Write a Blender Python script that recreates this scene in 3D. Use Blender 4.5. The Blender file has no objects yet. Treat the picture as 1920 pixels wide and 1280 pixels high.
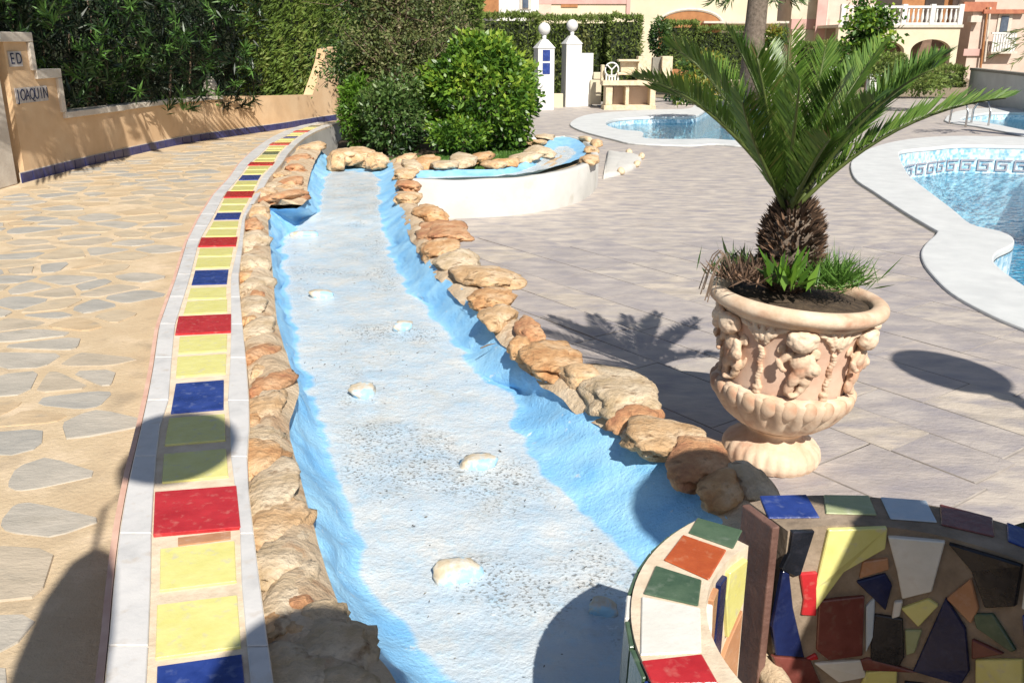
import bpy, bmesh, math, random
import numpy as np
from mathutils import Vector, Matrix, noise
random.seed(7); rng = np.random.default_rng(7)
C = bpy.context.scene.collection
# ---------------------------------------------------------------- camera, light
PITCH, F, H = math.radians(18.2), 1700.0, 1.6
sc = bpy.context.scene
cam = bpy.data.cameras.new('camera'); cam.lens = 36*F/1920; cam.sensor_width = 36; cam.clip_end = 900; cam.clip_start = .02
camo = bpy.data.objects.new('camera', cam); C.objects.link(camo)
camo.location = (0, 0, H); camo.rotation_euler = (math.pi/2-PITCH, 0, 0); sc.camera = camo
SUN = Vector((-.30*math.cos(math.radians(43)), .954*math.cos(math.radians(43)), -math.sin(math.radians(43)))).normalized()
w = bpy.data.worlds.new('World'); sc.world = w; w.use_nodes = True
nt = w.node_tree; bg = nt.nodes['Background']; sky = nt.nodes.new('ShaderNodeTexSky'); sky.sky_type = 'NISHITA'
sky.sun_disc = False; sky.sun_elevation = math.radians(43); sky.sun_rotation = math.radians(162.5)
nt.links.new(sky.outputs[0], bg.inputs[0]); bg.inputs[1].default_value = .065
sl = bpy.data.lights.new('sun', 'SUN'); sl.energy = 5.0; sl.angle = math.radians(.5); sl.color = (1, .95, .86)
so = bpy.data.objects.new('sun', sl); C.objects.link(so); so.rotation_euler = SUN.to_track_quat('-Z', 'Y').to_euler()
sc.view_settings.view_transform = 'Standard'; sc.view_settings.look = 'None'; sc.view_settings.gamma = 1
sc.view_settings.exposure = .40; sc.view_settings.use_curve_mapping = False
sc.render.engine = 'CYCLES'; sc.cycles.max_bounces = 6; sc.cycles.transparent_max_bounces = 8
# ---------------------------------------------------------------- geometry helpers
def ray(u, v):
    a, b = (u-960)/F, (v-640)/F
    return np.array([a, math.cos(PITCH)-b*math.sin(PITCH), -math.sin(PITCH)-b*math.cos(PITCH)])
O3 = np.array([0, 0, H])
def P(u, v, z=0.0):
    d = ray(u, v); return Vector(O3+d*((z-H)/d[2]))
def at(u, v, Y):
    d = ray(u, v); return Vector(O3+d*(Y/d[1]))
def mesh(name, verts, faces, m=None, parent=None, smooth=False, loc=None):
    me = bpy.data.meshes.new(name); me.from_pydata([tuple(v) for v in verts], [], faces); me.update()
    if m: me.materials.append(m)
    if smooth: me.polygons.foreach_set('use_smooth', [True]*len(me.polygons))
    o = bpy.data.objects.new(name, me); C.objects.link(o)
    if parent: o.parent = parent; o.matrix_parent_inverse = Matrix.Translation(-Vector(parent.location))
    if loc: o.location = loc
    return o
def frombm(name, bm, m, parent=None, smooth=False):
    me = bpy.data.meshes.new(name); bm.normal_update(); bm.to_mesh(me); bm.free(); me.materials.append(m)
    if smooth: me.polygons.foreach_set('use_smooth', [True]*len(me.polygons))
    o = bpy.data.objects.new(name, me); C.objects.link(o)
    if parent: o.parent = parent; o.matrix_parent_inverse = Matrix.Translation(-Vector(parent.location))
    return o
def tag(o, label=None, cat=None, group=None, kind=None):
    if label: o['label'] = label
    if cat: o['category'] = cat
    if group: o['group'] = group
    if kind: o['kind'] = kind
    return o
def thing(name, label, cat, loc=(0, 0, 0), group=None):
    o = bpy.data.objects.new(name, None); C.objects.link(o); o.location = loc; o.empty_display_size = .1
    return tag(o, label, cat, group)
class MB:
    def __init__(s): s.v = []; s.f = []
    def add(s, vs, fs):
        n = len(s.v); s.v += [Vector(q) for q in vs]; s.f += [tuple(i+n for i in f) for f in fs]; return s
    def box(s, a, b):
        x0, y0, z0 = a; x1, y1, z1 = b
        return s.add([(x0,y0,z0),(x1,y0,z0),(x1,y1,z0),(x0,y1,z0),(x0,y0,z1),(x1,y0,z1),(x1,y1,z1),(x0,y1,z1)],
                     [(0,3,2,1),(4,5,6,7),(0,1,5,4),(1,2,6,5),(2,3,7,6),(3,0,4,7)])
    def prism(s, pts, off):                     # pts: planar loop in 3D, extruded by off
        n = len(pts); off = Vector(off)
        return s.add([Vector(p) for p in pts]+[Vector(p)+off for p in pts],
                     [tuple(range(n))[::-1], tuple(range(n, 2*n))]+[(i, (i+1) % n, n+(i+1) % n, n+i) for i in range(n)])
    def lathe(s, prof, c=(0, 0, 0), n=24, cap=True):
        c = Vector(c); vs = []; fs = []
        for r, z in prof:
            vs += [c+Vector((r*math.cos(2*math.pi*k/n), r*math.sin(2*math.pi*k/n), z)) for k in range(n)]
        for i in range(len(prof)-1):
            for k in range(n): fs.append((i*n+k, i*n+(k+1) % n, (i+1)*n+(k+1) % n, (i+1)*n+k))
        if cap: fs += [tuple(range(n))[::-1], tuple((len(prof)-1)*n+k for k in range(n))]
        return s.add(vs, fs)
    def tube(s, pts, r, n=8):
        pts = [Vector(p) for p in pts]; rs = r if isinstance(r, (list, tuple)) else [r]*len(pts); vs = []; fs = []
        for i, p in enumerate(pts):
            t = (pts[min(i+1, len(pts)-1)]-pts[max(i-1, 0)]).normalized()
            a = t.cross(Vector((0, 0, 1)) if abs(t.z) < .9 else Vector((1, 0, 0))).normalized(); b = t.cross(a)
            vs += [p+(a*math.cos(2*math.pi*k/n)+b*math.sin(2*math.pi*k/n))*rs[i] for k in range(n)]
        for i in range(len(pts)-1):
            for k in range(n): fs.append((i*n+k, i*n+(k+1) % n, (i+1)*n+(k+1) % n, (i+1)*n+k))
        fs += [tuple(range(n))[::-1], tuple((len(pts)-1)*n+k for k in range(n))]
        return s.add(vs, fs)
    def build(s, name, m, parent=None, smooth=False): return mesh(name, s.v, s.f, m, parent, smooth)
def fixn(o):
    bm = bmesh.new(); bm.from_mesh(o.data); bmesh.ops.recalc_face_normals(bm, faces=bm.faces); bm.to_mesh(o.data); bm.free(); return o
def bev(o, wd=.004, seg=2):
    md = o.modifiers.new('bevel', 'BEVEL'); md.width = wd; md.segments = seg; md.limit_method = 'ANGLE'; return o
def fillpoly(name, outer, holes, z, m, parent=None):
    bm = bmesh.new()
    for loop in [outer]+holes:
        vs = [bm.verts.new((p[0], p[1], z)) for p in loop]
        for i in range(len(vs)): bm.edges.new((vs[i], vs[(i+1) % len(vs)]))
    bmesh.ops.triangle_fill(bm, use_beauty=True, edges=bm.edges[:])
    bmesh.ops.recalc_face_normals(bm, faces=bm.faces)
    if sum(f.normal.z for f in bm.faces) < 0: bmesh.ops.reverse_faces(bm, faces=bm.faces[:])
    return frombm(name, bm, m, parent)
def smoothloop(pts, k=6, closed=True):
    out = []; n = len(pts)
    for i in range(n if closed else n-1):
        g = (lambda j: Vector(pts[j % n])) if closed else (lambda j: Vector(pts[max(0, min(n-1, j))]))
        p0, p1, p2, p3 = g(i-1), g(i), g(i+1), g(i+2)
        for t in [q/k for q in range(k)]:
            out.append(.5*((2*p1)+(p2-p0)*t+(2*p0-5*p1+4*p2-p3)*t*t+(3*p1-p0-3*p2+p3)*t**3))
    if not closed: out.append(Vector(pts[-1]))
    return out
def inside(x, y, poly):
    c = False; n = len(poly); j = n-1
    for i in range(n):
        if (poly[i][1] > y) != (poly[j][1] > y) and x < (poly[j][0]-poly[i][0])*(y-poly[i][1])/(poly[j][1]-poly[i][1])+poly[i][0]: c = not c
        j = i
    return c
# ---------------------------------------------------------------- materials
def lin(c): return tuple(c)+(1,)
def M(name, c1, c2=None, sc_=5, rough=.7, bump=.0, bs=30, det=6, c3=None, lo=.35, hi=.65, spec=.5, stretch=None, dist=.02, c4=None, spot=None):
    m = bpy.data.materials.new(name); m.use_nodes = True; t = m.node_tree; b = t.nodes['Principled BSDF']
    b.inputs['Roughness'].default_value = rough; b.inputs['Specular IOR Level'].default_value = spec
    tc = t.nodes.new('ShaderNodeTexCoord'); mp = t.nodes.new('ShaderNodeMapping'); t.links.new(tc.outputs['Object'], mp.inputs[0])
    if stretch: mp.inputs['Scale'].default_value = stretch
    col = None
    if c2 is None: b.inputs['Base Color'].default_value = lin(c1)
    else:
        n = t.nodes.new('ShaderNodeTexNoise'); n.inputs['Scale'].default_value = sc_; n.inputs['Detail'].default_value = det; n.inputs['Roughness'].default_value = .62
        r = t.nodes.new('ShaderNodeValToRGB'); r.color_ramp.elements[0].position = lo; r.color_ramp.elements[1].position = hi
        r.color_ramp.elements[0].color = lin(c1); r.color_ramp.elements[1].color = lin(c2)
        if c3: e = r.color_ramp.elements.new((lo+hi)/2); e.color = lin(c3)
        t.links.new(mp.outputs[0], n.inputs[0]); t.links.new(n.outputs[0], r.inputs[0]); col = r.outputs[0]
        if c4:                                   # fine dirt or wear spots
            n2 = t.nodes.new('ShaderNodeTexNoise'); n2.inputs['Scale'].default_value = spot[0]; n2.inputs['Detail'].default_value = 4
            r2 = t.nodes.new('ShaderNodeValToRGB'); r2.color_ramp.elements[0].position = spot[1]; r2.color_ramp.elements[1].position = spot[2]
            mx = t.nodes.new('ShaderNodeMix'); mx.data_type = 'RGBA'; mx.inputs['B'].default_value = lin(c4)
            t.links.new(mp.outputs[0], n2.inputs[0]); t.links.new(n2.outputs[0], r2.inputs[0]); t.links.new(r2.outputs[0], mx.inputs['Factor'])
            t.links.new(col, mx.inputs['A']); col = mx.outputs['Result']
        t.links.new(col, b.inputs['Base Color'])
    if bump:
        n3 = t.nodes.new('ShaderNodeTexNoise'); n3.inputs['Scale'].default_value = bs; n3.inputs['Detail'].default_value = 8; n3.inputs['Roughness'].default_value = .65
        bp = t.nodes.new('ShaderNodeBump'); bp.inputs['Strength'].default_value = bump; bp.inputs['Distance'].default_value = dist
        t.links.new(mp.outputs[0], n3.inputs[0]); t.links.new(n3.outputs[0], bp.inputs['Height']); t.links.new(bp.outputs[0], b.inputs['Normal'])
    return m
def leafmat(name, cols, rough=.5, trans=.25):
    m = bpy.data.materials.new(name); m.use_nodes = True; t = m.node_tree; b = t.nodes['Principled BSDF']; out = t.nodes['Material Output']
    a = t.nodes.new('ShaderNodeAttribute'); a.attribute_name = 'rnd'; r = t.nodes.new('ShaderNodeValToRGB')
    while len(r.color_ramp.elements) < len(cols): r.color_ramp.elements.new(.5)
    for i, c in enumerate(cols): r.color_ramp.elements[i].position = i/(len(cols)-1)
    for i, c in enumerate(cols): r.color_ramp.elements[i].color = lin(c)
    t.links.new(a.outputs['Fac'], r.inputs[0]); t.links.new(r.outputs[0], b.inputs['Base Color']); b.inputs['Roughness'].default_value = rough
    tr = t.nodes.new('ShaderNodeBsdfTranslucent'); mx = t.nodes.new('ShaderNodeMixShader'); mx.inputs[0].default_value = trans
    t.links.new(r.outputs[0], tr.inputs[0]); t.links.new(b.outputs[0], mx.inputs[1]); t.links.new(tr.outputs[0], mx.inputs[2]); t.links.new(mx.outputs[0], out.inputs[0])
    return m
m_deck = M('stamped_concrete', (.34,.30,.28), (.56,.495,.425), 3.6, .6, .5, 22, 9, c3=(.47,.415,.365), stretch=(1,2.1,1), dist=.012, c4=(.30,.275,.29), spot=(4.5,.44,.72), lo=.32, hi=.66)
m_slabs = [M('stamped_slab', c, d, 3.6, .55, .6, 24, 9, dist=.012, c4=(.29,.265,.28), spot=(4.5,.44,.72), stretch=(1,1.9,1), lo=.32, hi=.66) for c, d in
           [((.35,.31,.285),(.56,.495,.425)), ((.32,.285,.28),(.50,.445,.40)), ((.38,.33,.28),(.60,.52,.43)), ((.30,.27,.265),(.48,.425,.385)), ((.35,.31,.29),(.54,.47,.41))]]
m_joint = M('slab_joint', (.23,.205,.19), (.33,.295,.265), 8, .9)
m_mortar = M('sandy_mortar', (.50,.375,.235), (.64,.50,.34), 4, .9, .7, 60, c3=(.54,.415,.265), dist=.008, c4=(.36,.28,.19), spot=(7,.55,.8))
m_flags = [M('flagstone', c, d, 5, .75, .6, 30, 9, dist=.008, stretch=(1,2,1), c4=(.30,.27,.22), spot=(9,.56,.85)) for c, d in
           [((.36,.33,.28),(.47,.42,.35)), ((.31,.295,.265),(.41,.38,.33)), ((.42,.335,.23),(.53,.43,.30)), ((.38,.32,.24),(.49,.41,.31)), ((.45,.33,.20),(.55,.42,.27))]]
m_marble = M('white_marble', (.50,.49,.48), (.64,.62,.60), 9, .4, .1, 60, 9, c3=(.59,.575,.56), c4=(.50,.43,.36), spot=(20,.58,.8))
m_pink = M('terracotta_edging', (.55,.32,.24), (.66,.44,.34), 12, .7)
m_grout = M('cream_grout', (.58,.46,.33), (.72,.60,.46), 18, .85, .5, 60, c3=(.66,.54,.40), dist=.006)
m_conc = M('rough_cement', (.46,.33,.21), (.66,.53,.38), 7, .9, 1, 30, 10, dist=.02, c3=(.58,.44,.29), c4=(.40,.22,.11), spot=(10,.54,.74))
m_wallwhite = M('off_white_plaster', (.50,.485,.45), (.60,.58,.54), 2.5, .8, .2, 40, c4=(.45,.42,.36), spot=(6,.62,.8))
m_tile = {k: M('glazed_tile_'+k, a, b, 14, .2, .12, 30, c4=d, spot=(45, .57, .78)) for k, a, b, d in
          [('yellow',(.66,.61,.20),(.72,.68,.27),(.60,.55,.35)), ('red',(.38,.018,.022),(.50,.03,.035),(.5,.12,.1)), ('blue',(.012,.03,.16),(.03,.06,.26),(.12,.15,.3)),
           ('green',(.045,.085,.05),(.09,.14,.085),(.15,.19,.14)), ('white',(.66,.64,.58),(.74,.72,.67),(.66,.62,.55)), ('orange',(.36,.065,.018),(.46,.10,.03),(.5,.2,.1)),
           ('maroon',(.14,.04,.03),(.20,.06,.05),(.2,.1,.08)), ('black',(.008,.009,.012),(.016,.018,.025),(.03,.03,.04)), ('navy',(.008,.012,.05),(.016,.025,.09),(.03,.04,.1)),
           ('pale_blue',(.42,.50,.58),(.5,.58,.66),(.5,.55,.6)), ('olive',(.30,.34,.17),(.36,.40,.22),(.4,.42,.3)), ('terracotta',(.42,.20,.10),(.5,.26,.14),(.5,.3,.2))]}
m_rock = [M('tan_rock', a, b, 9, .85, 1.0, 38, 10, c3=c, dist=.02, c4=(.20,.10,.04), spot=(22,.60,.78)) for a, b, c in
          [((.44,.21,.085),(.72,.50,.30),(.62,.36,.17)), ((.48,.29,.14),(.74,.56,.37),(.64,.43,.24)), ((.42,.18,.09),(.68,.42,.24),(.56,.29,.14)), ((.48,.35,.20),(.74,.61,.44),(.62,.48,.32))]]
m_orange = M('orange_render', (.58,.385,.215), (.69,.49,.30), 2, .85, .3, 60, c3=(.64,.435,.255), dist=.006, c4=(.46,.31,.19), spot=(3,.55,.85))
m_trim = M('pale_trim', (.52,.455,.385), (.62,.56,.48), 6, .7, .2, 40)
m_white = M('white_paint', (.62,.61,.585), (.70,.69,.665), 3, .6, .1, 40)
m_cream = M('cream_render', (.58,.51,.37), (.65,.58,.43), 1.2, .8, .2, 30)
m_pinkband = M('pink_render', (.48,.29,.26), (.56,.36,.32), 2, .8)
m_pinkwall = M('pale_pink_render', (.52,.40,.33), (.60,.475,.40), 2, .8)
m_beige = M('beige_render', (.55,.49,.38), (.63,.57,.45), 2, .8)
m_dark = M('dark_interior', (.03,.022,.018), (.05,.035,.028), 3, .8)
m_brown = M('brown_panel', (.30,.13,.05), (.40,.18,.07), 5, .8)
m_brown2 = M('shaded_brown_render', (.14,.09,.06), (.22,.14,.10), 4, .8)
m_roof = M('roof_tile', (.35,.12,.07), (.46,.18,.10), 5, .8, .5, 30)
m_glass = M('window_glass', (.05,.07,.11), (.10,.13,.18), 4, .08)
m_soil = M('soil', (.05,.033,.02), (.11,.075,.045), 30, .95, .8, 60)
m_ground = M('garden_earth', (.20,.15,.10), (.30,.24,.16), 3, .95, .4, 20)
m_lawn = M('lawn_base', (.03,.08,.015), (.06,.13,.025), 30, .9, .5, 80)
m_terra = M('urn_stone', (.56,.39,.26), (.74,.60,.45), 7, .75, .5, 55, c3=(.67,.50,.36), dist=.005, c4=(.44,.23,.14), spot=(9,.52,.72))
m_terrapink = M('urn_pink_ground', (.55,.35,.25), (.70,.50,.38), 7, .8, .25, 50, dist=.004)
m_coping = M('pale_coping', (.54,.55,.545), (.63,.64,.63), 4, .6, .15, 60, dist=.004)
m_copgap = M('dark_joint', (.20,.19,.16), (.26,.24,.2), 8, .9)
m_stoneblock = M('yellowish_stone', (.55,.44,.29), (.72,.61,.44), 12, .85, .6, 30, c3=(.64,.52,.36))
m_bark = M('palm_bark', (.10,.075,.055), (.22,.17,.13), 14, .9, 1, 30)
m_twig = M('twig', (.13,.09,.06), (.24,.17,.12), 14, .9)
m_steel = M('steel', (.5,.5,.5), None, rough=.25); m_steel.node_tree.nodes['Principled BSDF'].inputs['Metallic'].default_value = 1
def water_mat(name, tint, gl=.06, bscale=9, st=.25):
    m = bpy.data.materials.new(name); m.use_nodes = True; t = m.node_tree; t.nodes.clear()
    out = t.nodes.new('ShaderNodeOutputMaterial'); tr = t.nodes.new('ShaderNodeBsdfTransparent'); tr.inputs[0].default_value = lin(tint)
    gs = t.nodes.new('ShaderNodeBsdfGlossy'); gs.inputs['Roughness'].default_value = gl; fr = t.nodes.new('ShaderNodeFresnel'); fr.inputs[0].default_value = 1.33
    tc = t.nodes.new('ShaderNodeTexCoord'); n = t.nodes.new('ShaderNodeTexNoise'); n.inputs['Scale'].default_value = bscale; n.inputs['Detail'].default_value = 4
    bp = t.nodes.new('ShaderNodeBump'); bp.inputs['Strength'].default_value = st; bp.inputs['Distance'].default_value = .05
    mx = t.nodes.new('ShaderNodeMixShader'); l = t.links.new
    l(tc.outputs['Object'], n.inputs[0]); l(n.outputs[0], bp.inputs['Height']); l(bp.outputs[0], gs.inputs['Normal']); l(bp.outputs[0], fr.inputs['Normal'])
    l(fr.outputs[0], mx.inputs[0]); l(tr.outputs[0], mx.inputs[1]); l(gs.outputs[0], mx.inputs[2]); l(mx.outputs[0], out.inputs[0]); return m
m_water = water_mat('pool_water', (.70,.93,.98), .04, 7, .5)
def mosaic_mat(name, c1, c2, scale):
    m = bpy.data.materials.new(name); m.use_nodes = True; t = m.node_tree; b = t.nodes['Principled BSDF']; l = t.links.new
    tc = t.nodes.new('ShaderNodeTexCoord'); v = t.nodes.new('ShaderNodeTexVoronoi'); v.inputs['Scale'].default_value = scale; v.inputs['Randomness'].default_value = .15
    n = t.nodes.new('ShaderNodeTexNoise'); n.inputs['Scale'].default_value = 3.5; n.inputs['Detail'].default_value = 5; n.inputs['Distortion'].default_value = 2.2
    r = t.nodes.new('ShaderNodeValToRGB'); r.color_ramp.elements[0].color = lin(c1); r.color_ramp.elements[1].color = lin(c2); r.color_ramp.elements[0].position = .3; r.color_ramp.elements[1].position = .7
    ad = t.nodes.new('ShaderNodeMath'); ad.operation = 'ADD'; ml = t.nodes.new('ShaderNodeMath'); ml.operation = 'MULTIPLY'; ml.inputs[1].default_value = .35
    sp = t.nodes.new('ShaderNodeSeparateColor'); l(v.outputs['Color'], sp.inputs[0]); l(sp.outputs[0], ml.inputs[0])
    l(tc.outputs['Object'], v.inputs['Vector']); l(tc.outputs['Object'], n.inputs[0]); l(n.outputs[0], ad.inputs[0]); l(ml.outputs[0], ad.inputs[1])
    s2 = t.nodes.new('ShaderNodeMath'); s2.operation = 'SUBTRACT'; s2.inputs[1].default_value = .17; l(ad.outputs[0], s2.inputs[0]); l(s2.outputs[0], r.inputs[0]); l(r.outputs[0], b.inputs['Base Color'])
    b.inputs['Roughness'].default_value = .3; return m
m_poolfloor = mosaic_mat('pool_floor_mosaic', (.03,.33,.58), (.26,.74,.94), 22)
m_poolwall = mosaic_mat('pool_wall_mosaic', (.20,.42,.56), (.72,.80,.84), 26)
m_key = M('grey_key_tile', (.26,.24,.27), (.36,.34,.37), 20, .4)
# painted channel: 'bed' attribute runs from blue painted sides (0) to worn pale floor (1)
def bedmat():
    m = bpy.data.materials.new('painted_channel'); m.use_nodes = True; t = m.node_tree; b = t.nodes['Principled BSDF']; l = t.links.new
    def N(k, **kw):
        n = t.nodes.new(k)
        for a, v in kw.items(): n.inputs[a].default_value = v
        return n
    tc = N('ShaderNodeTexCoord'); at_ = N('ShaderNodeAttribute'); at_.attribute_name = 'bed'
    n1 = N('ShaderNodeTexNoise', Scale=7.0, Detail=6.0); n2 = N('ShaderNodeTexNoise', Scale=26.0, Detail=8.0, Roughness=.7); n3 = N('ShaderNodeTexNoise', Scale=90.0, Detail=4.0)
    n4 = N('ShaderNodeTexNoise', Scale=2.3, Detail=3.0)
    for n in (n1, n2, n3, n4): l(tc.outputs['Object'], n.inputs['Vector'])
    def ramp(p0, c0, p1, c1, src, mid=None):
        r = N('ShaderNodeValToRGB'); r.color_ramp.elements[0].position = p0; r.color_ramp.elements[1].position = p1
        r.color_ramp.elements[0].color = lin(c0); r.color_ramp.elements[1].color = lin(c1); l(src, r.inputs[0]); return r.outputs[0]
    def mix(f, a, b_):
        x = N('ShaderNodeMix'); x.data_type = 'RGBA'
        for s, k in ((f, 'Factor'), (a, 'A'), (b_, 'B')):
            if isinstance(s, tuple): x.inputs[k].default_value = lin(s)
            else: l(s, x.inputs[k])
        return x.outputs['Result']
    def math_(op, a, b_):
        x = N('ShaderNodeMath'); x.operation = op
        for i, s in enumerate((a, b_)):
            if isinstance(s, (int, float)): x.inputs[i].default_value = s
            else: l(s, x.inputs[i])
        return x.outputs[0]
    blue = ramp(.3, (.19,.47,.78), .72, (.37,.66,.87), n1.outputs[0])
    pale = ramp(.3, (.46,.58,.69), .7, (.64,.655,.65), n1.outputs[0])
    pale = mix(ramp(.5, (0,0,0), .75, (.7,.7,.7), n2.outputs[0]), pale, (.42,.62,.76))
    k = math_('ADD', at_.outputs['Fac'], math_('MULTIPLY', math_('SUBTRACT', n1.outputs[0], .5), .5))
    base = mix(ramp(.50, (0,0,0), .60, (1,1,1), k), blue, pale)
    # dirt specks, gathered in patches on the floor
    sp = math_('MULTIPLY', ramp(.54, (0,0,0), .62, (1,1,1), n3.outputs[0]), ramp(.50, (0,0,0), .62, (1,1,1), n4.outputs[0]))
    sp = math_('MULTIPLY', sp, math_('MULTIPLY', ramp(.55, (0,0,0), .9, (1,1,1), at_.outputs['Fac']), .75))
    n5 = N('ShaderNodeTexNoise', Scale=4.5, Detail=9.0, Roughness=.75); l(tc.outputs['Object'], n5.inputs['Vector'])
    st_ = math_('MULTIPLY', ramp(.52, (0,0,0), .72, (.55,.55,.55), n5.outputs[0]), ramp(.4, (0,0,0), .9, (1,1,1), at_.outputs['Fac'])); base = mix(st_, base, (.50,.47,.40))
    n6 = N('ShaderNodeTexNoise', Scale=16.0, Detail=6.0, Roughness=.7); l(tc.outputs['Object'], n6.inputs['Vector'])
    ch_ = ramp(.64, (0,0,0), .67, (.8,.8,.8), n6.outputs[0]); base = mix(ch_, base, (.66,.72,.76))
    base = mix(sp, base, (.15,.14,.12)); l(base, b.inputs['Base Color'])
    rr = ramp(.3, (.5,.5,.5), .8, (.2,.2,.2), at_.outputs['Fac']); l(rr, b.inputs['Roughness'])
    hh = math_('ADD', math_('MULTIPLY', n2.outputs[0], .7), math_('MULTIPLY', n3.outputs[0], .25))
    bp = N('ShaderNodeBump', Strength=.8, Distance=.016); l(hh, bp.inputs['Height']); l(bp.outputs[0], b.inputs['Normal']); return m
m_bed = bedmat()
lf_cycad = leafmat('cycad_leaf', [(.028,.065,.010), (.06,.13,.018), (.11,.21,.03), (.17,.26,.045), (.30,.24,.09)], .42, .3)
lf_olean = leafmat('oleander_leaf', [(.005,.012,.006), (.012,.028,.010), (.05,.12,.025), (.13,.27,.06)], .4, .2)
lf_conif = leafmat('conifer_leaf', [(.06,.10,.014), (.11,.18,.025), (.17,.26,.04), (.24,.28,.07)], .65, .3)
lf_hedge = leafmat('hedge_leaf', [(.075,.11,.02), (.13,.19,.035), (.19,.26,.05), (.23,.24,.08)], .65, .3)
lf_citrus = leafmat('citrus_leaf', [(.03,.08,.012), (.08,.18,.02), (.17,.30,.03), (.32,.42,.05)], .4, .3)
lf_lime = leafmat('bright_leaf', [(.05,.12,.015), (.11,.24,.02), (.18,.33,.03)], .5, .3)
lf_dark = leafmat('dark_shrub_leaf', [(.015,.04,.012), (.045,.10,.022), (.10,.18,.04), (.17,.24,.08)], .45, .25)
lf_twiggy = leafmat('sparse_tree_leaf', [(.05,.07,.02), (.10,.14,.035), (.17,.19,.06), (.25,.22,.11)], .6, .25)
lf_croton = leafmat('croton_leaf', [(.04,.09,.02), (.09,.16,.025), (.22,.24,.03), (.36,.26,.04)], .5, .25)
lf_grass = leafmat('grass_blade', [(.05,.12,.02), (.10,.22,.03), (.16,.30,.06)], .5, .3)
lf_dry = leafmat('dry_leaf', [(.05,.05,.04), (.12,.10,.07), (.22,.20,.15)], .8, .1)
lf_scale = leafmat('trunk_scale', [(.03,.018,.012), (.07,.04,.025), (.16,.10,.065), (.26,.15,.09)], .8, .05)
# ---------------------------------------------------------------- foliage
def leaves(name, pos, dirs, length, width, m, parent=None, fold=None, rnd=None):
    n = len(pos); pos = np.asarray(pos, float); d = np.asarray(dirs, float); d /= np.linalg.norm(d, axis=1, keepdims=True)+1e-9
    r = rng.normal(size=(n, 3)); s = np.cross(d, r) if fold is None else np.asarray(fold, float); s /= np.linalg.norm(s, axis=1, keepdims=True)+1e-9
    L = (np.ones(n)*length)[:, None]; W = (np.ones(n)*width)[:, None]
    v = np.stack([pos, pos+d*L*.45+s*W*.5, pos+d*L, pos+d*L*.45-s*W*.5], 1).reshape(-1, 3)
    me = bpy.data.meshes.new(name); me.vertices.add(4*n); me.vertices.foreach_set('co', v.ravel()); me.loops.add(4*n)
    me.loops.foreach_set('vertex_index', np.arange(4*n)); me.polygons.add(n); me.polygons.foreach_set('loop_start', np.arange(n)*4)
    me.update(calc_edges=True); a = me.attributes.new('rnd', 'FLOAT', 'FACE'); a.data.foreach_set('value', np.clip(rng.random(n) if rnd is None else rnd, 0, 1)); me.materials.append(m)
    o = bpy.data.objects.new(name, me); C.objects.link(o)
    if parent: o.parent = parent; o.matrix_parent_inverse = Matrix.Translation(-Vector(parent.location))
    return o
def clump(p, s=1.2):                              # low-frequency noise used for light and dark clumps
    return np.array([noise.noise(Vector(q)*s) for q in p])
def ellipsoid_pts(c, r, n, inner=.62, bumps=.18, bs=2.2):
    d = rng.normal(size=(n, 3)); d /= np.linalg.norm(d, axis=1, keepdims=True)
    rad = inner+(1-inner)*np.sqrt(rng.random(n)); k = np.array([1+bumps*noise.noise(Vector(q)*bs+Vector(c)) * 1.6 for q in d])
    return np.array(c)+d*np.array(r)*(rad*k)[:, None], d
def shrub(name, label, cat, c, r, n, leaf, wid, m, inner=.55, bumps=.2, trunk=None, group=None, core=True, jit=.9, bs=2.2):
    base = (c[0], c[1], c[2]-r[2]); t = thing(name, label, cat, base, group)
    p, d = ellipsoid_pts(c, r, n, inner, bumps, bs); cl = clump(p, 3.2)
    dr = d+rng.normal(size=p.shape)*jit; ln = leaf*(.7+.6*rng.random(n))
    leaves('foliage', p, dr, ln, wid*(.7+.6*rng.random(n)), m, t, rnd=.42+cl*.6+(rng.random(n)-.5)*.7+(p[:, 2]-c[2])/r[2]*.22)
    if trunk:
        mb = MB()
        for k in range(trunk):
            a = rng.random()*6.28; e = Vector(c)+Vector((r[0]*.5*math.cos(a), r[1]*.5*math.sin(a), r[2]*(.1+.5*rng.random())))
            b0 = Vector(base)+Vector((.05*math.cos(a), .05*math.sin(a), -.05))
            mid = (b0+e)/2+Vector((rng.normal()*.04, rng.normal()*.04, .05)); mb.tube([b0, mid, e], [.022, .016, .006], 6)
        mb.build('branches', m_twig, t, True)
    return t
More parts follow.
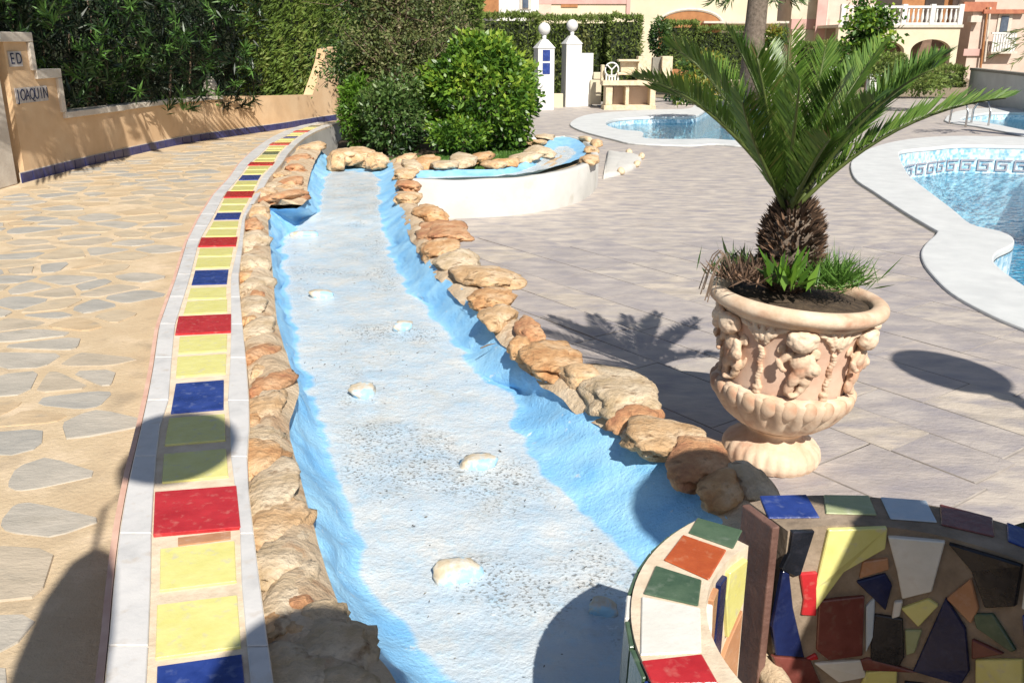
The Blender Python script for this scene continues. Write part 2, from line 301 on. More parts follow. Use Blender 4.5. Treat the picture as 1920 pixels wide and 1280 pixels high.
def hedge(name, label, x0, x1, y0, y1, z0, z1, n, m, leaf=.05, wid=.02, group=None, bump=.06):
    t = thing(name, label, 'hedge', ((x0+x1)/2, (y0+y1)/2, z0), group)
    A = [(x1-x0)*(z1-z0), (x1-x0)*(y1-y0), (y1-y0)*(z1-z0), (y1-y0)*(z1-z0)]; pr = np.array(A)/sum(A); k = rng.choice(4, n, p=pr)
    u, v = rng.random(n), rng.random(n); p = np.zeros((n, 3)); nn = np.zeros((n, 3))
    for i in range(4):
        s = k == i
        if i == 0: p[s] = np.c_[x0+u[s]*(x1-x0), np.full(s.sum(), y0), z0+v[s]*(z1-z0)]; nn[s] = (0, -1, 0)
        if i == 1: p[s] = np.c_[x0+u[s]*(x1-x0), y0+v[s]*(y1-y0), np.full(s.sum(), z1)]; nn[s] = (0, 0, 1)
        if i == 2: p[s] = np.c_[np.full(s.sum(), x0), y0+u[s]*(y1-y0), z0+v[s]*(z1-z0)]; nn[s] = (-1, 0, 0)
        if i == 3: p[s] = np.c_[np.full(s.sum(), x1), y0+u[s]*(y1-y0), z0+v[s]*(z1-z0)]; nn[s] = (1, 0, 0)
    cl = clump(p*np.array([1, 1, .35]), 2.6); p += nn*(cl*bump-rng.random(n)*bump*.8)[:, None]
    dr = nn*.6+np.array([0, 0, .5])+rng.normal(size=p.shape)*.55
    leaves('foliage', p, dr, leaf*(.7+.6*rng.random(n)), wid, m, t, rnd=.45+cl*.8+(rng.random(n)-.5)*.6)
    g = bump*1.3
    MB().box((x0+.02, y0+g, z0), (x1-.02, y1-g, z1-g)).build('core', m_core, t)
    return t
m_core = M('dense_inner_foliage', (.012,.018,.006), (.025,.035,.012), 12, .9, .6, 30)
# ---------------------------------------------------------------- pool outlines (pixel reads turned into ground points)
def PL(l, z=0): return [P(u, v, z) for u, v in l]
pool_in = smoothloop(PL([(1685,291),(1698,324),(1712,340),(1784,396),(1820,425),(1874,439),(1897,450),(1899,464),(1870,479),(1862,493),(1872,508),(1920,543)])
    +[Vector((3.4,5.0,0)), Vector((4.6,4.6,0)), Vector((8.5,6,0)), Vector((11,11,0))]+PL([(2200,292),(2050,281),(1920,277),(1802,275),(1745,280),(1703,284)]), 4)
pool_out = smoothloop(PL([(1600,335),(1640,365),(1700,405),(1745,432),(1756,441),(1735,462),(1726,478),(1730,498),(1745,520),(1780,555),(1840,590),(1920,625)])
    +[Vector((3.2,4.3,0)), Vector((4.8,4.0,0)), Vector((9.2,5.5,0)), Vector((12,11.5,0))]+PL([(2230,272),(2050,264),(1920,260),(1802,258),(1720,262),(1650,275),(1600,300)]), 4)
kid_in = smoothloop(PL([(1135,234),(1160,225),(1230,221),(1300,220),(1330,206),(1375,198),(1425,203),(1450,225),(1440,252),(1395,266),(1330,263),(1290,264),(1210,262),(1204,250),(1160,245)]), 4)
kid_out = smoothloop(PL([(1070,232),(1110,216),(1220,208),(1290,206),(1310,196),(1375,189),(1440,193),(1482,220),(1480,256),(1420,277),(1340,273),(1290,276),(1190,272),(1150,264),(1085,246)]), 4)
far_in = smoothloop(PL([(1800,226),(1835,230),(1920,247),(2080,285),(2300,285),(2300,225),(2000,214),(1850,214)]), 3)
far_out = smoothloop(PL([(1770,228),(1830,239),(1915,257),(2060,300),(2400,300),(2400,212),(2000,206),(1820,206)]), 3)
# slabs near the camera, clipped to the pool coping
deck_outer = [(-30,-12),(60,-12),(60,29),(-30,29)]
deck = fillpoly('deck', deck_outer, [[(p.x, p.y) for p in q] for q in (pool_out, kid_out, far_out)], 0, m_deck); tag(deck, kind='structure')
mesh('ground', [(-300,29,-.02),(300,29,-.02),(300,500,-.02),(-300,500,-.02),(-300,-60,-.02),(-30,-60,-.02),(-30,29,-.02),(60,-60,-.02),(300,-60,-.02),(60,29,-.02),(-30,-12,-.02),(60,-12,-.02)],
     [(0,1,2,3),(4,5,6,0),(7,8,1,9),(5,7,11,10)], m_ground)['kind'] = 'structure'
def pool(name, label, inn, out, zw, depth, cop_z=.03):
    c = sum(inn, Vector())/len(inn); t = thing(name, label, 'pool', (c.x, c.y, 0)); n = len(inn)
    bm = bmesh.new()
    for loop in (inn, out):
        vs = [bm.verts.new((p.x, p.y, cop_z)) for p in loop]
        for i in range(len(vs)): bm.edges.new((vs[i], vs[(i+1) % len(vs)]))
    bmesh.ops.triangle_fill(bm, use_beauty=True, edges=bm.edges[:])
    for f in bm.faces:
        f.normal_update()
        if f.normal.z < 0: f.normal_flip()
    ex = bmesh.ops.extrude_face_region(bm, geom=bm.faces[:]); 
    for g in ex['geom']:
        if isinstance(g, bmesh.types.BMVert): g.co.z = -.03
    bmesh.ops.recalc_face_normals(bm, faces=bm.faces)
    bev(frombm('coping', bm, m_coping, t), .012, 2)
    g = 1.0; vs = [(c.x+(p.x-c.x)*g, c.y+(p.y-c.y)*g, -.031) for p in inn]+[(p.x, p.y, -depth) for p in inn]
    mesh('pool_wall', vs, [(i, n+i, n+(i+1) % n, (i+1) % n) for i in range(n)], m_poolwall, t)
    fillpoly('pool_floor', inn, [], -depth, m_poolfloor, t)
    fillpoly('water', [(c.x+(p.x-c.x)*.9995, c.y+(p.y-c.y)*.9995) for p in inn], [], zw, m_water, t)
    n2 = len(out)
    mb = MB(); o2 = [(p, q) for p, q in zip(out, out[1:]+out[:1])]
    for p, q in o2:
        e = Vector((-(q-p).y, (q-p).x, 0))
        if e.length < 1e-6: continue
        e = e.normalized()*.016
        if inside(p.x+e.x, p.y+e.y, [(a.x, a.y) for a in out]): e = -e
        mb.add([(p.x,p.y,.004),(q.x,q.y,.004),(q.x+e.x,q.y+e.y,.0041),(p.x+e.x,p.y+e.y,.0041)], [(0,1,2,3)])
    mb.build('edge_joint', m_copgap, t)
    return t
main_pool = pool('swimming_pool', 'large blue swimming pool with pale curved coping and a grey Greek key band', pool_in, pool_out, -.42, 1.5)
kid_pool = pool('small_pool', 'small shallow pool with round end in front of the pillars and stone counter', kid_in, kid_out, -.12, .55)
far_pool = pool('far_pool', 'far pool strip with a steel ladder below the grey wall', far_in, far_out, -.15, .9)
# Greek key band on the far wall of the main pool
def keyband(parent, loop, a, b, z0, z1):
    pts = [p for p in loop]; segs = []; mb_count = 0
    path = smoothloop([at(u, 300, 1) for u in (0, 1)], 1, False)
    return
px = PL([(1692,300),(1703,285),(1745,280),(1802,275),(1920,277),(2050,281)])
band = smoothloop([Vector((p.x, p.y-.015, 0)) for p in px], 12, False)
cum = [0]
for a, b in zip(band, band[1:]): cum.append(cum[-1]+(b-a).length)
def onband(s, z):
    s = max(0, min(cum[-1]-1e-4, s)); i = max(j for j in range(len(cum)) if cum[j] <= s); i = min(i, len(band)-2)
    q = band[i].lerp(band[i+1], (s-cum[i])/(cum[i+1]-cum[i]+1e-9)); return Vector((q.x, q.y-.004, z))
zt, u0, th_ = -.20, .033, .026
def bar(mb, s0, s1, za, zb):
    mb.add([onband(s0, za), onband(s1, za), onband(s1, zb), onband(s0, zb)]+[onband(s, z)+Vector((0, -.006, 0)) for s, z in ((s0, za), (s1, za), (s1, zb), (s0, zb))],
           [(4,5,6,7), (0,1,5,4), (2,3,7,6), (1,2,6,5), (3,0,4,7)])
s = .1
while s < cum[-1]-.3:
    mb = MB(); w0 = .24; zb = zt-.18
    bar(mb, s, s+w0, zt-th_, zt); bar(mb, s, s+th_, zb, zt-th_); bar(mb, s+th_, s+w0-.06, zb, zb+th_)
    bar(mb, s+w0-.06-th_, s+w0-.06, zb+th_, zt-.065); bar(mb, s+.075, s+w0-.06-th_, zt-.065-th_, zt-.065)
    mb.build('key_tile', m_key, main_pool); s += w0+.035
def ladder(parent, u, v, Y, sx):
    b0 = at(u, v, Y); mb = MB()
    for k in (0, .38):
        q = b0+Vector((k, 0, 0))
        mb.tube([q+Vector((0, -.5, -.0)), q+Vector((0, -.5, .35)), q+Vector((0, -.35, .6)), q+Vector((0, 0, .62)), q+Vector((0, .22, .4)), q+Vector((0, .25, -.5))], .022, 8)
    return mb
bl = P(1795, 236, 0)
lad = thing('pool_ladder', 'steel pool ladder handles at the corner of the far pool', 'pool ladder', (bl.x, bl.y, 0))
for k in (0, .45):
    q = bl+Vector((k, -.35, 0))
    MB().tube([q, q+Vector((0, .0, .3)), q+Vector((0, .15, .5)), q+Vector((0, .5, .5)), q+Vector((0, .7, .3)), q+Vector((0, .72, -.3))], .022, 8).build('rail', m_steel, lad, True)
for z in (.02, -.25): MB().tube([bl+Vector((0, .37, z)), bl+Vector((.45, .37, z))], .02, 8).build('tread', m_steel, lad, True)
# ---------------------------------------------------------------- stamped slabs near the planter
ang = math.radians(-54); ca, sa = math.cos(ang), math.sin(ang); slabs = []
v_ = -3.0
while v_ < 7:
    hgt = random.choice([.3, .42, .42, .5]); u_ = -9.0+random.random()*.4
    while u_ < 3:
        wd = random.choice([.36, .5, .62, .75]); slabs.append((u_, v_, wd, hgt)); u_ += wd
    v_ += hgt
poly_po = [(p.x, p.y) for p in pool_out]; bykey = []
for (a, b, wd, hg) in slabs:
    g = .0045; cs = [(a+g, b+g), (a+wd-g, b+g), (a+wd-g, b+hg-g), (a+g, b+hg-g)]
    q = [(x*ca-y*sa, x*sa+y*ca) for x, y in cs]; q = [(x+.61-(-.0), y+4.367) for x, y in q]
    cx = sum(x for x, y in q)/4; cy = sum(y for x, y in q)/4
    if cy < 1.9 or cy > 7.6 or abs(cx)/max(cy, .1) > .68 or cx < -.6+max(0, 4-cy)*.25: continue
    if all(inside(x, y, poly_po) for x, y in q): continue
    if any(inside(x, y, [(p.x, p.y) for p in pool_in]) for x, y in q): continue
    bykey.append((cx, cy, q))
bykey.sort(key=lambda t: t[1])
jb = MB()
for cx, cy, q in bykey[:300]: jb.add([(cx+(x-cx)*1.03, cy+(y-cy)*1.03, .0025) for x, y in q], [(0,1,2,3)])
tag(jb.build('slab_joints', m_joint, deck), kind='stuff')
for i, (cx, cy, q) in enumerate(bykey[:300]):
    z = .007+random.random()*.002; jx = [(x+random.uniform(-.004, .004), y+random.uniform(-.004, .004)) for x, y in q]
    so_ = mesh('slab', [(x, y, z) for x, y in jx]+[(x+(x-cx)*.015, y+(y-cy)*.015, .0) for x, y in jx], [(0,1,2,3), (0,4,5,1), (1,5,6,2), (2,6,7,3), (3,7,4,0)], random.choice(m_slabs), deck); so_.data.materials.append(m_joint); so_.data.polygons.foreach_set('material_index', [0,1,1,1,1])
# ---------------------------------------------------------------- kerb wall with tiles
KZ, PZ = .50, .38
kv = [(1500,185,262,475,540),(1330,190,278,462,522),(1280,195,280,455,514),(1185,205,284,450,500),(1065,215,288,440,484),(965,228,288,441,472),(880,245,295,425,462),(810,262,300,425,468),
      (747,276,320,420,467),(690,287,323,425,463),(611,298,330,428,455),(521,330,358,428,447),(454,350,374,444,456),(406,374,401,451,460),(365,400,422,474,487),(333,430,449,488,505),
      (308,447,467,512,527),(287,468,492,524,541),(270,490,507,542,557),(257,510,532,559,573),(246,533,553,579,593),(236,563,580,601,618),(229,598,610,626,637)]
kpts = [[P(u, v, KZ) for u in r[1:]] for r in [(a[0],)+a[1:] for a in kv] for v in [r[0]]]
def kx(j, Y):
    ys = [k[j].y for k in kpts]; xs = [k[j].x for k in kpts]; return float(np.interp(Y, ys, xs))
kerb = thing('planter_kerb', 'low curving kerb wall topped with marble strips and yellow, red and blue tiles', 'kerb wall', (kpts[6][0].x, kpts[6][0].y, 0))
Ys = list(np.linspace(kpts[0][0].y, kpts[-1][0].y, 90)); yend = Ys[-1]
vs = []; fs = []
for Y in Ys:
    l_, r_ = kx(0, Y)-.0, kx(3, Y); vs += [(l_, Y, 0), (l_, Y, KZ-.003), (r_, Y, KZ-.003), (r_+.012, Y, 0)]
for i in range(len(Ys)-1):
    a = i*4; fs += [(a, a+1, a+5, a+4), (a+1, a+2, a+6, a+5), (a+2, a+3, a+7, a+6)]
fs += [(0,3,2,1), (len(vs)-4, len(vs)-3, len(vs)-2, len(vs)-1)]
fixn(mesh('wall_body', vs, fs, m_grout, kerb))
vs = []; fs = []
for Y in Ys: x = kx(0, Y); vs += [(x-.018, Y, .2), (x-.018, Y, KZ-.006), (x-.002, Y, KZ-.004), (x-.002, Y, .2)]
for i in range(len(Ys)-1): a = i*4; fs += [(a, a+1, a+5, a+4), (a+1, a+2, a+6, a+5)]
fixn(mesh('edging', vs, fs, m_pink, kerb))
vs = []; fs = []; YY = [y for y in Ys if y > 8.6]
for Y in YY: x = kx(3, Y)+.014; vs += [(x+.004, Y, 0), (x, Y, KZ-.016)]
for i in range(len(YY)-1): a = i*2; fs.append((a, a+1, a+3, a+2))
mesh('side_render', vs, fs, m_wallwhite, kerb)
def strip_piece(j0, j1, Ya, Yb, za, zb, m, name, o0=0, o1=0, f0=None, f1=None, skew=0):
    n = max(1, int((Yb-Ya)/.15)); vs = []; fs = []
    for k in range(n+1):
        Y = Ya+(Yb-Ya)*k/n; x0, x1 = kx(j0, Y), kx(j1, Y)
        if f0 is not None: x0, x1 = x0+(x1-x0)*f0, x0+(x1-x0)*f1
        x0 += o0; x1 += o1
        vs += [(x0, Y, za), (x0, Y, zb), (x1, Y+skew, zb), (x1, Y+skew, za)]
    for k in range(n): a = k*4; fs += [(a, a+1, a+5, a+4), (a+1, a+2, a+6, a+5), (a+2, a+3, a+7, a+6)]
    fs += [(0,3,2,1), (n*4, n*4+1, n*4+2, n*4+3)]
    return fixn(mesh(name, vs, fs, m, kerb))
Y = 1.05; cnt = 0
while Y < yend-.1:
    L = .42 if Y < 8 else .6
    bev(strip_piece(0, 1, Y+.002, min(Y+L-.002, yend), KZ-.012, KZ+.004, m_marble, 'marble_slab', .002, -.005), .002, 1)
    bev(strip_piece(2, 3, Y+.002, min(Y+L-.002, yend), KZ-.012, KZ+.003, m_marble, 'marble_slab', .012, -.001), .002, 1)
    Y += L
# coloured tiles, positions read from the photograph
def yv(v): return P(0, v, KZ).y
tl = [(1250,1310,'blue'),(1135,1235,'yellow'),(1030,1108,'yellow'),(925,1005,'red'),(852,905,'yellow'),(785,835,'yellow'),(720,775,'blue'),(670,707,'yellow'),(632,663,'yellow'),(595,628,'red'),(566,590,'yellow'),(541,561,'yellow'),
      (508,534,'blue'),(484,503,'yellow'),(466,481,'yellow'),(447,463,'red'),(431,444,'yellow'),(416,428,'yellow'),(400,412,'blue'),(386,397,'yellow'),(373,383,'yellow'),(360,371,'red'),(350,358,'yellow'),(340,348,'yellow'),
      (329,338,'blue'),(320,327,'yellow'),(312,318.5,'yellow'),(305,310.5,'red'),(299,303.5,'yellow'),(291,297.5,'yellow'),(284.5,289.5,'green'),(280,283.5,'yellow'),(274,278.5,'yellow'),(268.2,272,'red'),(264,267,'yellow'),(260,262.8,'yellow'),
      (255.6,258.8,'blue'),(252.5,254.7,'yellow'),(249,251.4,'yellow'),(245,247.6,'red'),(241.8,244,'yellow'),(238.8,240.8,'yellow'),(235.5,237.6,'green')]
for va, vb, c in tl:
    a, b = yv(vb), yv(va); wide = c == 'red'
    f0, f1 = ((-.0, 1.0) if wide else (.07, .93)); f0 += random.uniform(-.02, .02); f1 += random.uniform(-.02, .02)
    bev(strip_piece(1, 2, a, b, KZ-.012, KZ+(.006 if wide else .003), m_tile[c], 'tile', 0, 0, f0, f1, skew=.035 if va > 560 else .02), .0015, 1)
strip_piece(1, 2, yv(1022), yv(1008), KZ-.012, KZ+.001, m_tile['terracotta'], 'tile_chip', 0, 0, .3, .9, skew=.03)
# ---------------------------------------------------------------- left boundary wall
bpx = [(-220,425),(-60,372),(38,344),(175,308),(333,272),(440,255),(530,242),(590,231.5),(640,224)]
base = [P(u, v, PZ) for u, v in bpx]; base = smoothloop(base, 8, False); wcum = [0]
for a, b in zip(base, base[1:]): wcum.append(wcum[-1]+(b-a).length)
def wp(s, z, off=0):
    s = max(0, min(wcum[-1]-1e-4, s)); i = min(max(j for j in range(len(wcum)) if wcum[j] <= s), len(base)-2)
    q = base[i].lerp(base[i+1], (s-wcum[i])/(wcum[i+1]-wcum[i])); t = (base[i+1]-base[i]).normalized()
    return Vector((q.x+t.y*off, q.y-t.x*off, z))          # +off = towards the path
def onwall(u, v):
    d = ray(u, v); best = None
    for i in range(len(base)-1):
        p, q = base[i], base[i+1]; e = q-p; den = d[0]*e.y-d[1]*e.x
        if abs(den) < 1e-9: continue
        t = (p.x*e.y-p.y*e.x)/den; X, Y_ = d[0]*t, d[1]*t; k = ((X-p.x)*e.x+(Y_-p.y)*e.y)/(e.x**2+e.y**2)
        if t > 0 and -.02 <= k <= 1.02: return wcum[i]+k*e.length, H+d[2]*t
    return None
lw = thing('boundary_wall', 'low orange rendered garden wall with stepped pale coping and dark blue skirting tiles', 'wall', (base[10].x, base[10].y, PZ))
tp = [onwall(*q) for q in [(24,63),(51,63),(60,135),(106,131),(116,213),(230,199),(415,181),(500,180),(586,178),(597,145),(606,118),(611,92),(632,88)]]
steps = [(0, tp[0][1]), (tp[1][0], tp[1][1]), (tp[1][0]+.01, tp[2][1]), (tp[3][0], tp[3][1]), (tp[3][0]+.01, tp[4][1]), (tp[5][0], tp[5][1]), (tp[6][0], tp[6][1]), (tp[7][0], tp[7][1]), (tp[8][0], tp[8][1]), (tp[9][0], tp[9][1]), (tp[10][0], tp[10][1]), (tp[11][0], tp[11][1]), (tp[12][0], tp[12][1])]
s00 = onwall(34, 250)[0]; S_ = sorted(set([s for s, z in steps if s > s00]+list(np.linspace(s00, tp[12][0], 60))))
vs = []; fs = []
for s in S_:
    z = float(np.interp(s, [a for a, b in steps], [b for a, b in steps])); vs += [wp(s, 0, 0), wp(s, z, 0), wp(s, z, -.16), wp(s, 0, -.16)]
for i in range(len(S_)-1): a = i*4; fs += [(a, a+1, a+5, a+4), (a+1, a+2, a+6, a+5), (a+2, a+3, a+7, a+6)]
fs += [(0,3,2,1), (len(vs)-4, len(vs)-3, len(vs)-2, len(vs)-1)]
fixn(mesh('wall_body', vs, fs, m_orange, lw))
def wallbox(s0, s1, za, zb, o0, o1, m, name, n=1, parent=None, za1=None, zb1=None):
    vs = []; fs = []; za1 = za if za1 is None else za1; zb1 = zb if zb1 is None else zb1
    for k in range(n+1):
        t = k/n; s = s0+(s1-s0)*t; A, B = za+(za1-za)*t, zb+(zb1-zb)*t; vs += [wp(s, A, o0), wp(s, B, o0), wp(s, B, o1), wp(s, A, o1)]
    for k in range(n): a = k*4; fs += [(a, a+1, a+5, a+4), (a+1, a+2, a+6, a+5), (a+2, a+3, a+7, a+6), (a+3, a, a+4, a+7)]
    fs += [(0,3,2,1), (n*4, n*4+1, n*4+2, n*4+3)]
    return fixn(mesh(name, vs, fs, m, parent or lw))
cw = .075
for (sa_, za_), (sb_, zb_) in [(steps[0], steps[1]), (steps[2], steps[3])]: bev(wallbox(sa_ if sa_ > 0 else s00-.1, sb_+.03, zb_-cw, zb_+.01, .03, -.19, m_trim, 'coping', 6), .006)
bev(wallbox(steps[1][0]-cw*.6, steps[1][0]+.03, steps[2][1]+.012, steps[1][1]-cw-.003, .028, -.188, m_trim, 'coping'), .006)
bev(wallbox(steps[3][0]-cw*.6, steps[3][0]+.03, steps[4][1]+.012, steps[3][1]-cw-.003, .028, -.188, m_trim, 'coping'), .006)
bev(wallbox(steps[4][0]-.02, steps[5][0], steps[4][1]-.05, steps[4][1]+.012, .03, -.19, m_trim, 'coping', 8, None, steps[5][1]-.05, steps[5][1]+.012), .006)
bev(wallbox(steps[5][0]+.004, steps[6][0], steps[5][1]-.045, steps[5][1]+.012, .03, -.19, m_trim, 'coping', 12, None, steps[6][1]-.035, steps[6][1]+.012), .006)
s = onwall(38, 340)[0]; m_skirt = M('dark_blue_skirting', (.02,.024,.10), (.045,.05,.17), 9, .3)
wallbox(s, wcum[-1]-.1, PZ-.1, PZ+.095, .009, .001, m_trim, 'skirting_grout', 50)
while s < wcum[-1]-.3:
    wallbox(s+.006, s+.194, PZ, PZ+.088, .018, .0095, m_skirt, 'skirting_tile'); s += .2
m_lettertile = M('letter_tile', (.40,.37,.36), (.50,.46,.44), 20, .4)
def textmesh(txt, size):
    cu = bpy.data.curves.new('t', 'FONT'); cu.body = txt; cu.size = size; cu.align_x = 'CENTER'; cu.align_y = 'CENTER'; cu.extrude = .0015
    o = bpy.data.objects.new('t', cu); C.objects.link(o); me = bpy.data.meshes.new_from_object(o); bpy.data.objects.remove(o); bpy.data.curves.remove(cu); return me
def lettering(word, px0, px1, v0, v1):
    s0, zt_ = onwall(px0, v0); s1, _ = onwall(px1, v0); _, zb_ = onwall(px0, v1); n = len(word); w_ = (s1-s0)/n
    for i, ch in enumerate(word):
        a = s0+w_*i; dz = 0
        tle = wallbox(a+.003, a+w_-.003, zb_, zt_, .012, .002, m_lettertile, 'letter_tile')
        me = textmesh(ch, (zt_-zb_)*1.05); me.materials.clear(); me.materials.append(m_tile['navy'])
        o = bpy.data.objects.new('letter', me); C.objects.link(o); c = wp(a+w_/2, (zt_+zb_)/2, .0135); t = (wp(a+w_, 0)-wp(a, 0)).normalized()
        nrm = Vector((t.y, -t.x, 0)); o.parent = tle; sx = min(1, w_/((zt_-zb_)*.72))
        o.matrix_world = Matrix.Translation(c) @ Matrix((( t.x, 0, nrm.x, 0), (t.y, 0, nrm.y, 0), (0, 1, 0, 0), (0, 0, 0, 1))) @ Matrix.Diagonal((sx, 1, 1, 1))
lettering('JOAQUIN', 25, 86, 166, 196)
lettering('ED', 12, 37, 97, 126)
fq = onwall(405, 176); fp = wp(fq[0], fq[1], -.08); tag(MB().lathe([(.07, -.02), (.06, .03), (.10, .08), (.075, .15), (.02, .24), (.004, .27)], fp, 14).build('wall_finial', m_trim, None, True), 'small pale pointed finial standing on the orange wall in front of the oleander', 'finial')
# pilaster at the left edge of the frame
pc = P(36, 346, PZ); pil = thing('gate_pilaster', 'pale pilaster with dark red tile panel at the left end of the orange wall', 'pilaster', (pc.x-.3, pc.y-.1, PZ))
zt2 = at(24, 75, pc.y).z
bev(fixn(MB().box((pc.x-.55, pc.y-.32, PZ), (pc.x-.02, pc.y+.02, zt2)).build('shaft', m_trim, pil)), .01)
MB().box((pc.x-.52, pc.y-.335, PZ+.22), (pc.x-.09, pc.y-.323, zt2-.1)).build('tile_panel', m_tile['maroon'], pil)
bev(MB().box((pc.x-.62, pc.y-.38, zt2), (pc.x+.03, pc.y+.06, zt2+.06)).build('cap', m_white, pil), .012)
bev(MB().lathe([(.30,zt2+.06),(.24,zt2+.12),(.2,zt2+.16),(.2,zt2+.34),(.26,zt2+.40),(.22,zt2+.5),(.1,zt2+.56)], (pc.x-.20, pc.y-.15, 0), 24).build('finial', m_white, pil, True), .01)
bev(MB().box((pc.x-.75, pc.y-.5, PZ), (pc.x-.06, pc.y-.33, PZ+.2)).build('plinth', m_orange, pil), .02)
# ---------------------------------------------------------------- path with flagstones
vs = []; fs = []
for Y in Ys: vs += [(kx(0, Y)-.012, Y, PZ), (kx(0, Y)-9, Y, PZ)]
for i in range(len(Ys)-1): a = i*2; fs.append((a, a+2, a+3, a+1))
vs += [(-10, Ys[-1], PZ), (-10, Ys[-1]+4, PZ), (kx(0, yend)+.1, Ys[-1]+4, PZ), (kx(0, yend)+.1, Ys[-1], PZ)]; n = len(vs)
fs.append((n-1, n-2, n-3, n-4))
vs += [(-10, -3, PZ), (kx(0, 1.1)-.012, -3, PZ), (kx(0, 1.1)-.012, Ys[0], PZ), (-10, Ys[0], PZ)]; n = len(vs); fs.append((n-4, n-3, n-2, n-1))
path = tag(mesh('path', vs, fs, m_mortar), kind='structure')
def wx(Y): return float(np.interp(Y, [b.y for b in base], [b.x for b in base]))
seeds = []; Y = 1.0; row = 0
while Y < 14.5:
    dy = .165 if Y < 5 else .21; xr = kx(0, Y); xl = max(wx(Y) if Y > base[0].y else -6, -.62*Y-.6)
    x = xr-.1-(row % 2)*.14
    while x > xl-.2: seeds.append((x+random.uniform(-.12, .12), Y+random.uniform(-.07, .07))); x -= random.uniform(.22, .42)
    Y += dy; row += 1
def cell(i):
    sx, sy = seeds[i]; poly = [(sx-.4, sy-.4), (sx+.4, sy-.4), (sx+.4, sy+.4), (sx-.4, sy+.4)]
    for j, (ox, oy) in enumerate(seeds):
        if j == i or abs(ox-sx) > .8 or abs(oy-sy) > .8: continue
        mx_, my_ = (sx+ox)/2, (sy+oy)/2; nx, ny = ox-sx, oy-sy; out = []
        for k in range(len(poly)):
            a, b = poly[k], poly[(k+1) % len(poly)]; da = (a[0]-mx_)*nx+(a[1]-my_)*ny; db = (b[0]-mx_)*nx+(b[1]-my_)*ny
            if da <= 0: out.append(a)
            if (da < 0) != (db < 0): t = da/(da-db); out.append((a[0]+(b[0]-a[0])*t, a[1]+(b[1]-a[1])*t))
        poly = out
        if len(poly) < 3: return None
    return poly
rest = [MB() for _ in m_flags]; made = 0
order = sorted(range(len(seeds)), key=lambda i: seeds[i][1])
for i in order:
    p = cell(i)
    if not p: continue
    cx = sum(a for a, b in p)/len(p); cy = sum(b for a, b in p)/len(p); g = random.uniform(.70, .93)
    p = [(cx+(a-cx)*g+random.uniform(-.010, .010), cy+(b-cy)*g*.92+random.uniform(-.007, .007)) for a, b in p]
    p = [q for j, q in enumerate(p) if math.dist(q, p[j-1]) > .035]
    if len(p) < 3: continue
    p = [(a[0]+(b[0]-a[0])*t, a[1]+(b[1]-a[1])*t) for a, b in zip(p, p[1:]+p[:1]) for t in (random.uniform(.1, .24), random.uniform(.76, .9))]
    if cx > kx(0, cy)-.08 or max(a-kx(0, b) for a, b in p) > .10: continue
    if any(a > kx(0, b)-.03 for a, b in p): 
        p = [(min(a, kx(0, b)-.035), b) for a, b in p]
    if cy > base[0].y and any(a < wx(b)+.08 for a, b in p): continue
    if random.random() < .02: continue
    k = random.choices(range(5), [.40, .32, .07, .16, .05] if cy < 4.5 else [.20, .14, .24, .26, .16])[0]
    h_ = random.uniform(.002, .006); n = len(p)
    V = [(a, b, PZ+h_) for a, b in p]+[(a+(a-cx)*.02, b+(b-cy)*.02, PZ-.002) for a, b in p]
    Fc = [tuple(range(n))]+[(q, q+n, (q+1) % n+n, (q+1) % n) for q in range(n)]
    vis = abs(cx)/max(cy, .2) < .64
    if vis and made < 298: fixn(mesh('flagstone', V, Fc, m_flags[k], path)); made += 1
    else: rest[k].add(V, Fc)
for k, mb in enumerate(rest):
    if mb.v: tag(fixn(mb.build('far_flagstones', m_flags[k], path)), kind='stuff')
# ---------------------------------------------------------------- painted stream channel
LTz, Bz, RTz = .41, .23, .355
st = [((600,283),(622,303),(712,316),(733,300)), ((583,312),(612,326),(715,340),(742,325)), ((571,350),(600,364),(712,374),(745,352)), ((563,388),(594,396),(716,404),(750,380)),
      ((500,392),(560,418),(724,430),(766,414)), ((495,430),(530,452),(734,462),(780,445)), ((498,475),(528,495),(745,500),(800,480)), ((502,535),(533,550),(785,560),(855,540)),
      ((507,610),(548,630),(850,632),(935,612)), ((525,680),(562,700),(912,702),(1005,690)), ((545,742),(580,765),(985,775),(1095,758)), ((525,815),(615,848),(1000,855),(1180,812)),
      ((541,900),(640,925),(1075,940),(1275,872)), ((565,1000),(660,1015),(1150,1005),(1340,950)), ((592,1100),(690,1110),(1240,1080),(1400,1020)), ((625,1185),(745,1190),(1300,1150),(1450,1100)),
      ((700,1275),(835,1280),(1350,1250),(1500,1200)), ((760,1420),(900,1400),(1400,1380),(1560,1330))]
bzs = [.30, .30, .29, .28, .245]+[.22]*13
def stat(i):
    a, b, c, d = st[i]; z = bzs[i]; return [P(*a, LTz), P(*b, z), P(*c, z), P(*d, RTz)]
W4 = [stat(i) for i in range(len(st))]
cols = [smoothloop([w_[j] for w_ in W4], 14, False) for j in range(4)]
for q in cols[1]: q.x += noise.noise(Vector((q.y*3.4, 1, 0)))*.05+noise.noise(Vector((q.y*8, 4, 0)))*.02
for q in cols[2]: q.x += noise.noise(Vector((q.y*3.0, 9, 0)))*.07+noise.noise(Vector((q.y*8, 7, 0)))*.03
NR = len(cols[0]); nA, nB = 14, 40; vs = []; bed = []
def ss(t): return t*t*(3-2*t)
